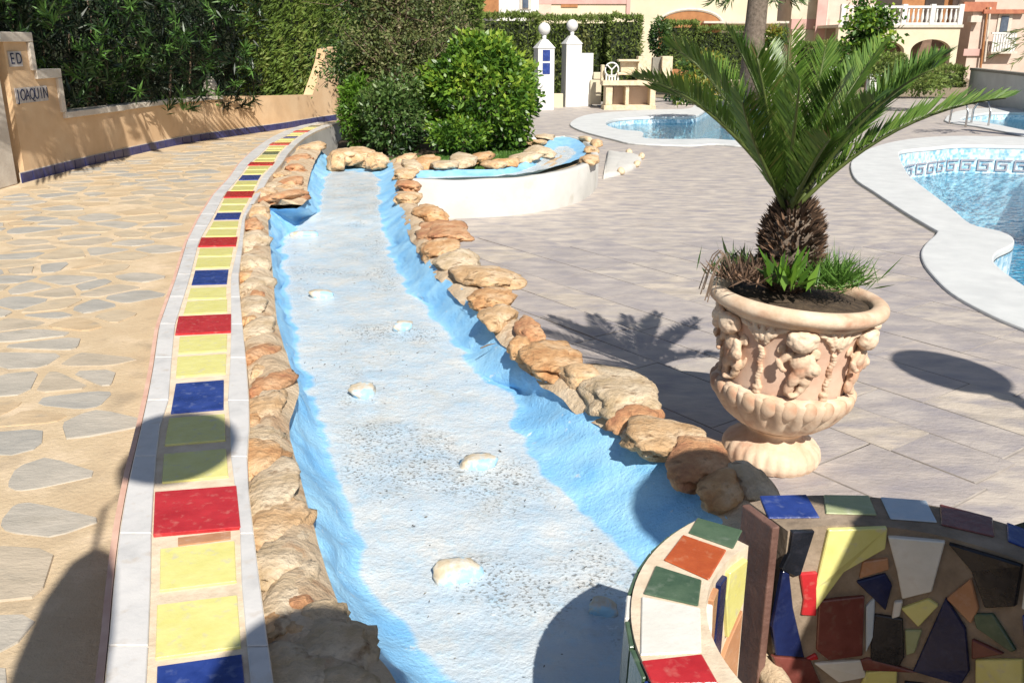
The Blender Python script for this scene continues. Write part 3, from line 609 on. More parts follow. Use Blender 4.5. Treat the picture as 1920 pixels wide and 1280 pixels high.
for i in range(NR):
    a, b, c, d = (cols[j][i] for j in range(4)); rowp = []
    for k in range(nA): t = k/nA; q = a.lerp(b, t); q.z = a.z+(b.z-a.z)*(ss(t)*.6+.4*t**.7); rowp.append((q, t*.45))
    for k in range(nB): t = k/nB; q = b.lerp(c, t); rowp.append((q, .45+.55*min(1, min(t, 1-t)*7)))
    for k in range(nA+1): t = k/nA; q = c.lerp(d, t); q.z = c.z+(d.z-c.z)*(1-(ss(1-t)*.6+.4*(1-t)**.7)); rowp.append((q, (1-t)*.45))
    for q, bb in [(q_, b_*min(1, i/20+.15)) for q_, b_ in rowp]:
        nz = noise.noise(q*5)*.5+noise.noise(q*13)*.25+noise.noise(q*30)*.1; amp = .05*(1-bb)+.004
        side = 1 if bb < .45 else 0
        q2 = q+Vector((nz*amp*1.0, nz*amp*.6, nz*amp*.5*side + (noise.noise(q*8+Vector((3,3,3)))*.006)))
        if (q2.x-.68)**2+(q2.y-1.272)**2 < .45**2: q2.z = .03
        vs.append(q2); bed.append(bb)
NC = len(vs)//NR; fs = [(i*NC+k, i*NC+k+1, (i+1)*NC+k+1, (i+1)*NC+k) for i in range(NR-1) for k in range(NC-1)]
ch = thing('stream_channel', 'dry pale blue painted stream channel edged with tan rocks beside the tiled kerb', 'stream channel', (0, 4, 0))
bedo = fixn(mesh('channel_bed', vs, fs, m_bed, ch, True)); a_ = bedo.data.attributes.new('bed', 'FLOAT', 'POINT'); a_.data.foreach_set('value', bed)
# mortar rims
vs = []; fs = []
for i in range(NR):
    q = Vector(cols[0][i]); k = kx(3, q.y) if q.y < yend else q.x-.3; g = q.x
    for t in np.linspace(0, 1, 9):
        x = k+.002+(g+.03-k)*t; zz = .455+.035*math.sin(math.pi*t)+noise.noise(Vector((x*9, q.y*9, 1)))*.02-t*.02
        vs.append((x, q.y, min(zz, KZ-.01) if t < .2 else zz))
for i in range(NR-1): fs += [(i*9+k, i*9+k+1, (i+1)*9+k+1, (i+1)*9+k) for k in range(8)]
fixn(mesh('left_rim', vs, fs, m_conc, ch, True))
vs = []; fs = []; rt = [Vector(c_) for c_ in cols[3]]; nprof = 8; rims = []
for i in range(NR):
    t = (rt[max(i-3, 0)]-rt[min(i+3, NR-1)]); t.z = 0; t.normalize(); nr = Vector((t.y, -t.x, 0)); rims.append((rt[i], nr))
    for dx, z in [(-.03, .33), (0, .355), (.05, .375), (.10, .37), (.14, .34), (.15, .28), (.155, .1), (.16, -.01)]:
        q = rt[i]+nr*dx; z = min(z, .02) if (q.x-.68)**2+(q.y-1.272)**2 < .46**2 else z; vs.append((q.x+noise.noise(q*7)*.015, q.y, z+(noise.noise(q*9)*.02 if z > .15 else 0)))
for i in range(NR-1): fs += [(i*nprof+k, i*nprof+k+1, (i+1)*nprof+k+1, (i+1)*nprof+k) for k in range(nprof-1)]
fixn(mesh('right_wall', vs, fs, m_conc, ch, True))
# rocks
from mathutils import Euler
def rock(u, v, wpx, hpx, z=.47, parent=ch, hz=None, mi=None, name='rock', mat_=None, sub=4, rough=1.0, yaw=None):
    c = P(u, v, z); dz = c.y*math.cos(PITCH)+(H-z)*math.sin(PITCH); m_ = dz/F; rx = wpx*m_/2*.98
    alpha = math.atan((H-z)/c.y); hz = hz or max(.028, min(.075, rx*.7)); ry = max(.035, min(rx*2.2, (hpx*m_-2*hz*math.cos(alpha)*.5)/(2*math.sin(alpha)+.05)))
    bm = bmesh.new(); bmesh.ops.create_icosphere(bm, subdivisions=sub, radius=1); off = Vector((random.random()*50, random.random()*50, 0))
    pl = [(Vector(rng.normal(size=3)).normalized(), random.uniform(.62, 1.0)) for _ in range(16)]
    for w_ in bm.verts:
        d = w_.co.copy(); e = d*1.1+off; cut = min([h/max(d.dot(n_), .05) for n_, h in pl]+[1.25]); k = (.25+.8*cut)+.24*noise.noise(e)*rough+.18*noise.noise(e*2.3)*rough+.10*noise.noise(e*5)-.10*abs(noise.noise(e*9))
        d = Vector([math.copysign(abs(x)**.82, x) for x in d]); w_.co = Vector((d.x*rx*k, d.y*ry*k, d.z*hz*(k*.7+.3)))
    o = frombm(name, bm, mat_ or m_rock[random.randrange(4) if mi is None else mi], parent, True)
    o.location = c; o.rotation_euler = (random.uniform(-.1, .1), random.uniform(-.1, .1), random.uniform(-.25, .25) if yaw is None else yaw)
    return o
LR = [(574,278,46,34),(552,318,44,50),(535,345,50,44),(520,372,66,46),(482,370,44,44),(476,402,44,30),(470,425,46,44),(466,462,50,50),(466,500,46,46),(470,540,44,48),(472,582,46,46),(478,622,46,50),(484,665,44,46),(508,720,66,80),(495,776,62,60),
      (480,832,92,54),(478,868,88,50),(506,925,92,84),(514,990,84,70),(526,1050,84,90),(540,1115,84,100),(505,1170,60,110),(595,1165,100,46),(620,1215,160,80),(560,1275,130,80),(650,1290,110,60),(480,1300,90,80)]
for i, (u, v, a, b) in enumerate(LR): rock(u+3+(6 if 340 < v < 420 else 0), v, a*(1.27 if v > 430 else 1.0), b*(1.75 if v > 430 else 1.5), .455, hz=.034 if v > 500 else .05, rough=.8)
RR = [(757,300,34,44),(752,330,40,40),(766,352,44,40),(760,375,36,32),(800,402,64,34),(826,438,88,52),(815,472,70,32),(850,492,80,32),(905,522,112,48),(915,562,86,46),(930,598,60,40),(985,622,52,50),(970,655,50,34),(1035,682,112,62),
      (1080,712,70,40),(1160,738,150,84),(1190,790,90,46),(1240,826,170,84),(1300,872,100,96),(1352,922,90,80),(1405,918,84,74)]
for i, (u, v, a, b) in enumerate(RR): rock(u+5, v-2, a*1.06, b*1.34, .378, hz=.044 if v > 420 else .05, rough=.8)
for (u, v, a, b) in [(556,300,50,40),(530,330,40,44),(508,352,40,30),(545,352,44,34),(468,445,34,34),(463,520,30,40),(478,560,30,34),(470,605,34,34),(492,700,40,40),(470,800,40,50),(492,850,44,44),(560,1150,60,60),(515,1060,50,60),(545,1190,70,50)]: rock(u, v, a*1.1, b*1.2, .452, hz=.034, rough=.9)
for (u, v, a, b) in [(648,294,60,36),(678,292,56,40),(707,302,40,26),(632,300,36,26)]: rock(u, v, a, b, .40, hz=.09, mi=1)
# painted boulders on the bed
m_peb = M('half_painted_stone', (.55,.45,.31), (.34,.58,.75), 12, .5, .3, 40, c3=(.60,.56,.48), lo=.40, hi=.58)
for (u, v, a, b) in [(604,552,52,18),(756,612,40,26),(680,735,56,36),(896,868,72,36),(858,1072,96,56),(570,440,60,14),(1130,1140,60,40),(640,410,70,16)]:
    rock(u, v, a, b, .228, name='bed_stone', mat_=m_peb, hz=.03, sub=3, rough=.5)
# leaf litter on the bed
lit = []
for _ in range(420):
    i = random.randrange(20, NR-14); t = random.random()**1.0; q = cols[1][i].lerp(cols[2][i], .05+.9*t)
    if noise.noise(Vector((q.x*3, q.y*2, 5))) > -.05: lit.append((q.x, q.y, q.z+.006))
lit = np.array(lit); dd = np.c_[rng.normal(size=(len(lit), 2)), rng.normal(size=len(lit))*.1]
tag(leaves('leaf_litter', lit, dd, .006+.012*rng.random(len(lit)), .004, lf_dry), 'brown dry leaf bits scattered over the pale channel floor', 'leaf litter', kind='stuff')
for (u, v, r0) in [(914,650,.05),(1325-330,562,.0)][:1]:
    c = P(u, v, .32); tag(MB().tube([c+Vector((-.03, -.02, 0)), c+Vector((0, .0, .008)), c+Vector((.035, .02, .01))], [.003, .004, .001], 5).build('twig', m_twig), 'small dark twig lying on the right blue bank', 'twig')
# ---------------------------------------------------------------- second, round channel on a white retaining wall
rc = thing('round_channel', 'short blue painted side channel on a curved off-white retaining wall', 'stream channel', (.2, 9.5, 0))
top = smoothloop([P(u, v, .36) for u, v in [(760,336),(800,338),(850,339),(920,337),(980,333),(1040,325),(1085,315),(1112,302),(1122,288),(1116,272),(1098,262),(1066,254),(1030,256)]], 6, False)
def wallstrip(pts, thick, z0, z1, m, name, parent, amp=.008):
    vs = []; fs = []; n = len(pts)
    for i, p in enumerate(pts):
        t = pts[min(i+1, n-1)]-pts[max(i-1, 0)]; t.z = 0; t.normalize(); nr = Vector((-t.y, t.x, 0)); e = noise.noise(p*4)*amp
        for o, z in ((-e, z0), (-e, z1-.02), (.015, z1+e), (thick, z1+e), (thick, z0)): vs.append((p.x+nr.x*o, p.y+nr.y*o, z))
    for i in range(n-1): fs += [(i*5+k, i*5+k+1, (i+1)*5+k+1, (i+1)*5+k) for k in range(4)]
    fs += [(0,1,2,3,4), tuple((n-1)*5+k for k in (4,3,2,1,0))]
    return fixn(mesh(name, vs, fs, m, parent, True))
wallstrip(top, .09, -.01, .36, m_wallwhite, 'retaining_wall', rc)
bo = smoothloop([P(u, v, .34) for u, v in [(770,326),(850,321),(925,321),(975,311),(1004,292),(1020,272),(1048,260),(1080,264),(1099,280),(1093,297),(1060,310),(1010,323),(950,333),(850,337),(775,338)]], 5)
cb = sum(bo, Vector())/len(bo); vs = []; bd = []; n = len(bo)
mid = [min([P(u, v, .34) for u, v in [(800,331),(870,329),(940,327),(985,319),(1020,305),(1040,290),(1058,282)]], key=lambda c: (c-q).length) for q in bo]
for k, (t, z, b_) in enumerate([(0, .36, .0), (.18, .345, .15), (.4, .315, .4), (.6, .305, .75), (.85, .30, 1)]):
    for q, c in zip(bo, mid): w_ = q.lerp(c, t); vs.append((w_.x+noise.noise(w_*9)*.01, w_.y, z+noise.noise(w_*11)*.012)); bd.append(b_)
fs = [(k*n+i, k*n+(i+1) % n, (k+1)*n+(i+1) % n, (k+1)*n+i) for k in range(4) for i in range(n)]; fs.append(tuple(4*n+i for i in range(n)))
bo2 = fixn(mesh('channel_bed', vs, fs, m_bed, rc, True)); bo2.data.attributes.new('bed', 'FLOAT', 'POINT').data.foreach_set('value', bd)
mesh('bed_fill', [(p.x, p.y, .298) for p in bo], [tuple(range(len(bo)))], m_conc, rc)
for (u, v, a, b) in [(772,310,40,34),(800,306,50,44),(838,310,54,46),(872,302,60,48),(905,296,44,34),(925,312,50,18),(950,306,60,20),(985,296,60,20),(1008,284,50,22),(1005,268,40,20),(1022,258,36,18),(1098,262,26,20),(1108,282,26,30),(1104,300,40,20),(1118,270,24,20)]:
    rock(u, v, a, b, .37, parent=rc, hz=.05, mi=random.choice([0, 1, 3, 3]), sub=3)
lp = smoothloop([P(u, v, .12) for u, v in [(1130,318),(1165,310),(1195,297),(1203,283),(1180,276),(1140,272)]], 5, False)
ledge = thing('plaster_ledge', 'low lumpy white plaster ledge right of the round blue channel', 'ledge', (lp[8].x, lp[8].y, 0))
cl_ = sum(lp, Vector())/len(lp)-Vector((.1, 0, 0)); vs = []; n = len(lp)
for t, z in ((0, 0), (0, .03), (.15, .055), (.5, .06), (1, .05)):
    for q in lp: w_ = q.lerp(cl_, t); vs.append((w_.x+noise.noise(w_*6)*.03, w_.y, z+noise.noise(w_*7)*.02*(z > 0)))
fixn(mesh('ledge_body', vs, [(k*n+i, k*n+(i+1) % n, (k+1)*n+(i+1) % n, (k+1)*n+i) for k in range(4) for i in range(n)], m_wallwhite, ledge, True))
for k in range(4):
    q = lp[5+k*5] if 6+k*3 < n else lp[-1]; bm = bmesh.new(); bmesh.ops.create_icosphere(bm, subdivisions=2, radius=.05)
    for w_ in bm.verts: w_.co *= 1+.4*noise.noise(w_.co*20+Vector((k, 0, 0)))
    o = frombm('rock', bm, m_rock[3], ledge, True); o.location = (q.x, q.y, .05)
# ---------------------------------------------------------------- planted island
isl = smoothloop([P(u, v, .28) for u, v in [(640,322),(700,318),(760,322),(830,318),(900,316),(960,312),(1000,298),(1018,276),(1000,262),(940,250),(800,246),(660,250),(630,285)]], 4)
soil = tag(fillpoly('planting_bed', isl, [], .27, m_soil), kind='structure')
lawn = smoothloop([P(u, v, .29) for u, v in [(740,322),(800,318),(870,318),(950,314),(985,302),(1000,284),(980,276),(880,280),(800,292),(720,300)]], 4)
tag(fillpoly('lawn', lawn, [], .282, m_lawn), kind='structure')
gp = []; lpoly = [(p.x, p.y) for p in lawn]; xs = [p[0] for p in lpoly]; ys_ = [p[1] for p in lpoly]
while len(gp) < 9000:
    x, y = random.uniform(min(xs), max(xs)), random.uniform(min(ys_), max(ys_))
    if inside(x, y, lpoly): gp.append((x, y, .28))
gp = np.array(gp); tag(leaves('grass', gp, np.c_[rng.normal(size=(len(gp), 2))*.35, np.ones(len(gp))], .035, .008, lf_grass), 'short green grass between the rocks and the white pebbles', 'grass', kind='stuff')
pe = MB()
for k in range(26):
    c = P(880+k*5+random.uniform(-1, 1), 277-abs(k-13)*.25+random.uniform(-1, 1), .30); r_ = random.uniform(.02, .035)
    pe.lathe([(r_*.5, -r_*.5), (r_, 0), (r_*.6, r_*.6)], c, 7)
pe2 = [P(u, v, .31) for u, v in ((965,262),(985,268),(1000,262),(890,268))]
for c in pe2: pe.lathe([(.03, -.02), (.06, .0), (.035, .035)], c, 7)
tag(pe.build('pebble_edging', m_white), 'row of white pebbles edging the grass in front of the round shrub', 'pebbles', kind='stuff')
# ---------------------------------------------------------------- terracotta urn with cherubs
ub = P(1441, 862, 0); urn = thing('urn_planter', 'large terracotta coloured urn with cherub reliefs standing right of the rocks', 'planter urn', (ub.x, ub.y, .008))
TILT = Matrix.Translation(Vector((ub.x, ub.y, .006))) @ Matrix.Rotation(math.radians(4.2), 4, 'Y')
def place(o):
    o.data.transform(TILT); o.data.update(); return o
def rev(prof, fn=None, n=144):
    vs = []; fs = []
    for r, z in prof:
        for k in range(n):
            a = 2*math.pi*k/n; q = fn(a, z) if fn else 1; vs.append((r*q*math.cos(a), r*q*math.sin(a), z))
    for i in range(len(prof)-1):
        for k in range(n): fs.append((i*n+k, i*n+(k+1) % n, (i+1)*n+(k+1) % n, (i+1)*n+k))
    return vs, fs
def dense(prof, k=5): 
    l = smoothloop([Vector((r, 0, z)) for r, z in prof], k, False); return [(p.x, p.z) for p in l]
foot = dense([(.0,.0),(.150,.0),(.178,.015),(.186,.045),(.176,.08),(.145,.105),(.118,.12),(.112,.135),(.125,.150),(.13,.155)], 5)
v_, f_ = rev(foot, lambda a, z: 1+(.05*abs(math.sin(a*13+z*6))**.5 if .004 < z < .10 else 0)); place(mesh('foot', v_, f_, m_terra, urn, True))
bowl = dense([(.12,.152),(.17,.18),(.215,.225),(.25,.28),(.262,.32),(.255,.345),(.238,.352)], 6)
v_, f_ = rev(bowl, lambda a, z: 1+.12*(abs(math.sin(a*11))**.55-.5)*min(1, max(0, (z-.15)/.06))*(1 if z < .335 else .5)); place(mesh('fluted_bowl', v_, f_, m_terra, urn, True))
bm = bmesh.new(); bmesh.ops.create_icosphere(bm, subdivisions=3, radius=1)
for w_ in bm.verts: w_.co = Vector((w_.co.x*.037*(1 if w_.co.z > -.2 else 1+.45*(w_.co.z+.2)), w_.co.y*.026, w_.co.z*.045))
bmesh.ops.transform(bm, matrix=Matrix.Translation((0, -.252, .305)) @ Matrix.Rotation(math.radians(20), 4, 'X'), verts=bm.verts)
lobe = frombm('gadroon', bm, m_terra, urn, True)
for k in range(22):
    o = lobe if k == 0 else lobe.copy()
    if k: C.objects.link(o)
    o.parent = urn; o.matrix_parent_inverse = Matrix.Translation(-Vector(urn.location)); o.matrix_basis = TILT @ Matrix.Rotation(2*math.pi*k/22+.1, 4, 'Z')
body = dense([(.235,.345),(.238,.40),(.245,.48),(.258,.56),(.272,.61),(.28,.635)], 6)
v_, f_ = rev(body, None, 96); place(mesh('body', v_, f_, m_terrapink, urn, True))
rim = dense([(.272,.615),(.292,.63),(.300,.645),(.322,.65),(.333,.668),(.328,.69),(.308,.702),(.285,.70),(.268,.685),(.262,.64)], 6)
v_, f_ = rev(rim, None, 96); place(mesh('rim', v_, f_, m_terra, urn, True))
place(MB().lathe([(.263,.60),(.263,.672),(.1,.69)], n=40).build('soil', m_soil, urn))
def rbody(z): return float(np.interp(z, [p[1] for p in body], [p[0] for p in body]))
def relief(name, parts, phi, flip=1, flat=.55, vox=.0045):
    """parts: ellipsoids (x sideways, z up, depth, rx, ry(depth), rz, tilt) on the urn wall, merged into one surface"""
    bm = bmesh.new()
    for (x, z, dpt, rx, ry, rz, tl_) in parts:
        r = bmesh.ops.create_icosphere(bm, subdivisions=3, radius=1)
        Mx = Matrix.Translation((x*flip, -(rbody(z)+dpt), z)) @ Matrix.Rotation(tl_*flip, 4, 'Y') @ Matrix.Diagonal((rx, ry, rz, 1))
        bmesh.ops.transform(bm, matrix=Mx, verts=r['verts'])
    for w_ in bm.verts:
        x = w_.co.x; r = -w_.co.y; an = x/.25; w_.co.x = r*math.sin(an); w_.co.y = -r*math.cos(an)
    o = frombm(name, bm, m_terra, urn, True); md = o.modifiers.new('r', 'REMESH'); md.mode = 'VOXEL'; md.voxel_size = vox; md.use_smooth_shade = True
    dg = bpy.context.evaluated_depsgraph_get(); me = bpy.data.meshes.new_from_object(o.evaluated_get(dg)); o.modifiers.clear(); o.data = me
    bm = bmesh.new(); bm.from_mesh(me); bmesh.ops.smooth_vert(bm, verts=bm.verts, factor=.5, use_axis_x=True, use_axis_y=True, use_axis_z=True); bm.to_mesh(me); bm.free()
    
    for v in me.vertices: v.co += v.normal*(noise.noise(v.co*95)*.0022+noise.noise(v.co*220)*.0008)
    me.polygons.foreach_set('use_smooth', [True]*len(me.polygons)); return o
cher = [(0,.590,.022,.030,.028,.031,0), (-.02,.606,.02,.018,.02,.016,0), (.018,.610,.02,.02,.02,.015,0), (.0,.617,.02,.02,.02,.012,0), (.026,.590,.02,.014,.018,.018,0), (-.027,.588,.02,.013,.018,.016,0), (0,.583,.047,.008,.008,.008,0),
        (.004,.555,.012,.014,.014,.014,0), (.006,.515,.014,.034,.024,.040,.15), (.010,.480,.014,.030,.026,.028,.1),
        (-.034,.528,.022,.013,.014,.030,.7), (-.048,.500,.032,.011,.012,.026,-.5), (-.036,.484,.04,.011,.01,.010,0), (.036,.520,.022,.012,.014,.028,-.5), (.040,.492,.034,.026,.010,.028,.3), (.044,.492,.044,.012,.006,.014,.3),
        (-.004,.450,.020,.021,.020,.034,.35), (-.014,.412,.018,.016,.016,.030,.2), (-.004,.386,.022,.013,.018,.009,.3), (.028,.448,.014,.022,.018,.032,-.35), (.024,.412,.012,.015,.015,.028,.5), (.008,.388,.014,.013,.016,.009,0),
        (.048,.545,.004,.016,.008,.024,-.6), (-.05,.55,.004,.014,.008,.022,.6), (.050,.455,.004,.010,.007,.03,.3)]
colm = [(.0+.004*math.sin(k*1.2), .365+k*.0118, .004, .0125, .013, .0075, .25) for k in range(15)]+[(0,.372,.004,.022,.016,.013,0), (0,.355,.006,.018,.014,.010,0)]
for k, (dx, dz, tl_, L) in enumerate([(-.045,.595,-.7,.05), (.045,.595,.7,.05), (-.025,.60,-.35,.055), (.025,.60,.35,.055), (0,.595,0,.055), (-.07,.612,-1.1,.03), (.07,.612,1.1,.03), (-.02,.565,-.4,.03), (.02,.565,.4,.03)]):
    colm.append((dx, dz, .004, .010, .011, L*.72, tl_))
cher = [((x*1.2, .362+(z-.377)*1.04, d*1.1, a*(1.36 if z > .58 else 1.05), b*(1.3 if z > .58 else 1.05), c*(1.3 if z > .58 else 1.02), t)) for x, z, d, a, b, c, t in cher]
c0 = relief('cherub_relief', cher, 0); c1 = relief('column_relief', colm, 0, vox=.0035)
phi0 = math.radians(-10)
for k in range(6):
    for src, off in ((c0, 0), (c1, 30)):
        o = src if k == 0 else src.copy(); 
        if k: C.objects.link(o); o.parent = urn
        a = phi0+math.radians(off+60*k); o.matrix_parent_inverse = Matrix.Translation(-Vector(urn.location))
        o.matrix_basis = TILT @ Matrix.Rotation(a, 4, 'Z')
for k in range(2):                                  # side mask with curl under the rim
    bm = bmesh.new()
    for (x, z, rr) in [(0, 0, .03), (.0, -.03, .024), (.02, .015, .015), (-.02, .015, .015), (0, .02, .02)]:
        r = bmesh.ops.create_icosphere(bm, subdivisions=2, radius=rr); bmesh.ops.translate(bm, verts=r['verts'], vec=(x, -.30, .60+z))
    o = frombm('mask_relief', bm, m_terra, urn, True); o.matrix_basis = TILT @ Matrix.Rotation(math.radians(-82 if k == 0 else 84), 4, 'Z')
# ---------------------------------------------------------------- cycad growing in the urn
hub = at(1480, 388, ub.y+.03); cyb = at(1478, 520, ub.y+.03)
cyc = thing('sago_palm', 'dark green sago palm with stiff arching fronds and shaggy brown trunk in the urn', 'palm', (cyb.x, cyb.y, cyb.z))
tr_prof = [(.05,-.06),(.08,-.02),(.098,.06),(.102,.14),(.092,.22),(.065,.29),(.04,.33)]
ztop = hub.z-cyb.z
MB().lathe([(r, z/.33*ztop) for r, z in tr_prof], cyb, 28).build('trunk', m_bark, cyc, True)
pp = []; dd = []; ll = []
for k in range(1700):
    t = rng.random(); a = rng.random()*6.283; r = np.interp(t*.39-.06, [q[1] for q in tr_prof], [q[0] for q in tr_prof])
    pp.append((cyb.x+r*.92*math.cos(a), cyb.y+r*.92*math.sin(a), cyb.z+(t*.39-.06)/.33*ztop)); up = .25+t*.9
    dd.append((math.cos(a), math.sin(a), up+rng.normal()*.25)); ll.append(.022+.026*t+rng.random()*.02)
leaves('trunk_scales', pp, dd, np.array(ll), .0125, lf_scale, cyc)
FR = [((1195,148),(1325,158),3.12),((1262,92),(1345,118),3.42),((1372,70),(1432,160),3.5),((1300,118),(1385,140),3.75),((1482,66),(1466,200),3.45),((1548,88),(1530,200),3.72),((1652,86),(1560,210),3.6),((1768,106),(1650,150),3.5),
      ((1886,184),(1660,205),3.12),((1750,130),(1640,170),3.05),((1700,160),(1600,240),3.8),((1392,190),(1400,250),3.0),((1500,150),(1490,250),2.92),((1556,262),(1530,290),2.9),((1640,190),(1570,240),2.88),((1330,210),(1395,220),3.75),
      ((1440,92),(1450,190),3.75),((1606,122),(1545,200),3.85),((1232,172),(1345,175),3.6),((1420,110),(1440,200),3.25),((1580,150),(1540,220),3.1)]
for (tu, tv), (cu_, cv_), Yt in FR:
    T_ = at(tu, tv, Yt); K = at(cu_, cv_, (hub.y+Yt)/2); a0 = random.random()*6.28; h0 = hub+Vector((.03*math.cos(a0), .03*math.sin(a0), -.02))
    pts = [h0*(1-t)**2+K*2*t*(1-t)+T_*t*t for t in np.linspace(0, 1, 14)]
    fr = MB().tube(pts, [.009*(1-.8*i/13)+.001 for i in range(14)], 6).build('frond', m_rachis if 'm_rachis' in globals() else m_bark, cyc, True)
    if 'm_rachis' not in globals(): m_rachis = M('rachis', (.06,.09,.02), (.11,.14,.035), 6, .5); fr.data.materials[0] = m_rachis
    pos = []; dr = []; ln = []; sd = []; n = 100
    for k in range(n):
        t = .14+.86*k/(n-1); p = h0*(1-t)**2+K*2*t*(1-t)+T_*t*t; tan = ((K-h0)*(1-t)+(T_-K)*t).normalized()
        rad = Vector((p.x-hub.x, p.y-hub.y, 0)); rad = rad.normalized() if rad.length > .01 else Vector((0, 1, 0))
        up = Vector((0, 0, 1))-rad*.7; up = (up-tan*up.dot(tan)).normalized(); sv = tan.cross(up).normalized()
        for sgn in (-1, 1):
            dv = (sv*sgn*.66+tan*(.72+.25*t)+up*.42+Vector(rng.normal(size=3))*.085).normalized(); pos.append(p); dr.append(dv)
            ln.append(.14*min(1, (t+.1)*2.4)*(1-.5*max(0, t-.65)/.35)*random.uniform(.9, 1.08)); sd.append(tan+up*.4*sgn)
    leaves('leaflets', pos, dr, np.array(ln), .0125, lf_cycad, fr, fold=sd, rnd=.08+.5*rng.random(len(pos))+random.uniform(0, .2)+(rng.random(len(pos)) > .975)*.4)
    fr.children[0].matrix_parent_inverse = Matrix.Identity(4)
# undergrowth in the urn
def tuft(name, label, cat, c, n, ln, wd, m, spread=.8, rr=.06, up=1.0):
    p = np.array(c)+np.c_[rng.normal(size=(n, 2))*rr, rng.random(n)*.03]; d = np.c_[rng.normal(size=(n, 2))*spread, np.full(n, up)+rng.normal(size=n)*.2]
    return tag(leaves(name, p, d, ln*(.5+.7*rng.random(n)), wd, m), label, cat, kind='stuff')
ru = lambda u, v: at(u, v, ub.y-.06)
tuft('weed', 'fine green grassy weeds spilling over the right side of the urn rim', 'weeds', ru(1552, 538), 800, .13, .006, lf_grass, .8, .055, .7)
tuft('weed', 'broad bright green leafy weed at the foot of the sago palm', 'weeds', at(1478, 545, ub.y-.17), 34, .14, .028, lf_lime, .5, .025)
tuft('weed', 'dry grey tangled plant at the left side of the urn', 'weeds', ru(1398, 528), 420, .085, .007, lf_scale, .8, .05)
tuft('weed', 'small dark green undergrowth behind the dry plant in the urn', 'weeds', at(1400, 520, ub.y+.08), 260, .10, .010, lf_dark, .8, .06)['kind'] = 'stuff'
mb = MB()
for k in range(7):
    q = ru(1375, 540); a = 2.2+k*.25; mb.tube([q+Vector((math.cos(a)*.12*t, .1*math.sin(k)*t, .16*math.sin(t*3)-t*.05)) for t in np.linspace(0, 1, 7)], .0022, 4)
tag(mb.build('dry_stems', m_twig), 'thin bare stems arching over the left urn rim', 'stems')
# ---------------------------------------------------------------- mosaic basin in the foreground
BZ = .68; BC = Vector((.68, 1.272, 0)); RO, RI = .48, .352
mbas = thing('mosaic_basin', 'round waist-high basin wall clad in broken coloured tiles at the lower right', 'mosaic basin', (BC.x, BC.y, 0))
def bp_(r, a, z): return Vector((BC.x+r*math.cos(a), BC.y+r*math.sin(a), z))
def ang_of(p): return math.atan2(p.y-BC.y, p.x-BC.x)
aL0, aL1 = ang_of(P(1345, 990, BZ)), math.radians(215); aR1, aR0 = ang_of(P(1428, 955, BZ)), math.radians(-35)
m_weathshade = M('weathered_shade_grout', (.20,.15,.105), (.34,.26,.19), 14, .9, .6, 50, c3=(.27,.205,.145), dist=.008)  # weathered brown taken darker, so the basin's shade is put into the colour
def arc(a0, a1, n, name, mm=None):
    vs = []; fs = []
    for i in range(n+1):
        a = a0+(a1-a0)*i/n
        for r, z in ((RO+.03, .0), (RO+.012, .35), (RO, BZ-.004), (RI, BZ-.004), (RI-.005, .1), (RI-.005, 0)): vs.append(bp_(r, a, z))
    for i in range(n): fs += [(i*6+k, i*6+k+1, (i+1)*6+k+1, (i+1)*6+k) for k in range(5)]
    fs += [(0,1,2,3,4,5), tuple(n*6+k for k in range(6))]
    return fixn(mesh(name, vs, fs, mm or m_grout, mbas))
arc(aL0, aL1, 26, 'left_wall'); arc(aR0, aR1, 40, 'back_wall', m_weathshade)
fillpoly('basin_floor', [bp_(RI+.02, a, 0) for a in np.linspace(0, 6.283, 40)[:-1]], [], .16, m_weathshade, mbas)
def tile3(pts, off, m, name='mosaic_tile'):
    o = fixn(MB().prism(pts, off).build(name, m, mbas)); bev(o, .002, 1); return o
def X7(x, y): return 1100+x/2.341, 880+y/2.341
def X8(x, y): return 1120+x/3.556, 920+y/3.556
def grow(l, k):
    cx, cy = sum(a for a, b in l)/len(l), sum(b for a, b in l)/len(l); return [(cx+(a-cx)*k, cy+(b-cy)*k) for a, b in l]
def topt(l, fx, c): tile3([P(*fx(x, y), BZ-.004) for x, y in grow(l, 1.03)], (0, 0, .004), m_tile[c])
topt([(670,188),(962,270),(902,388),(612,285)], X8, 'green'); topt([(572,303),(855,402),(740,596),(448,465)], X8, 'orange'); topt([(392,508),(690,602),(668,770),(312,690)], X8, 'green')
topt([(300,718),(680,792),(688,1080),(292,1098)], X8, 'white'); topt([(302,1142),(692,1098),(800,1290),(372,1300)], X8, 'red'); topt([(385,1330),(820,1320),(930,1560),(480,1600)], X8, 'yellow')
topt([(762,122),(962,116),(1020,214),(800,217)], X7, 'blue'); topt([(1042,117),(1236,120),(1270,203),(1052,196)], X7, 'olive'); topt([(1292,127),(1488,142),(1535,234),(1335,219)], X7, 'pale_blue')
topt([(1552,158),(1778,216),(1786,298),(1558,246)], X7, 'maroon'); topt([(1845,238),(2010,300),(2030,390),(1850,318)], X7, 'blue'); topt([(2070,330),(2200,420),(2200,520),(2080,420)], X7, 'yellow')
def oncyl(u, v, R=RI, back=True):
    d = ray(u, v); ox, oy = -BC.x, -BC.y; a = d[0]**2+d[1]**2; b = 2*(ox*d[0]+oy*d[1]); c = ox*ox+oy*oy-R*R; D = b*b-4*a*c
    if D < 0: return None
    t = (-b+math.sqrt(D))/(2*a); return Vector(O3+d*t)
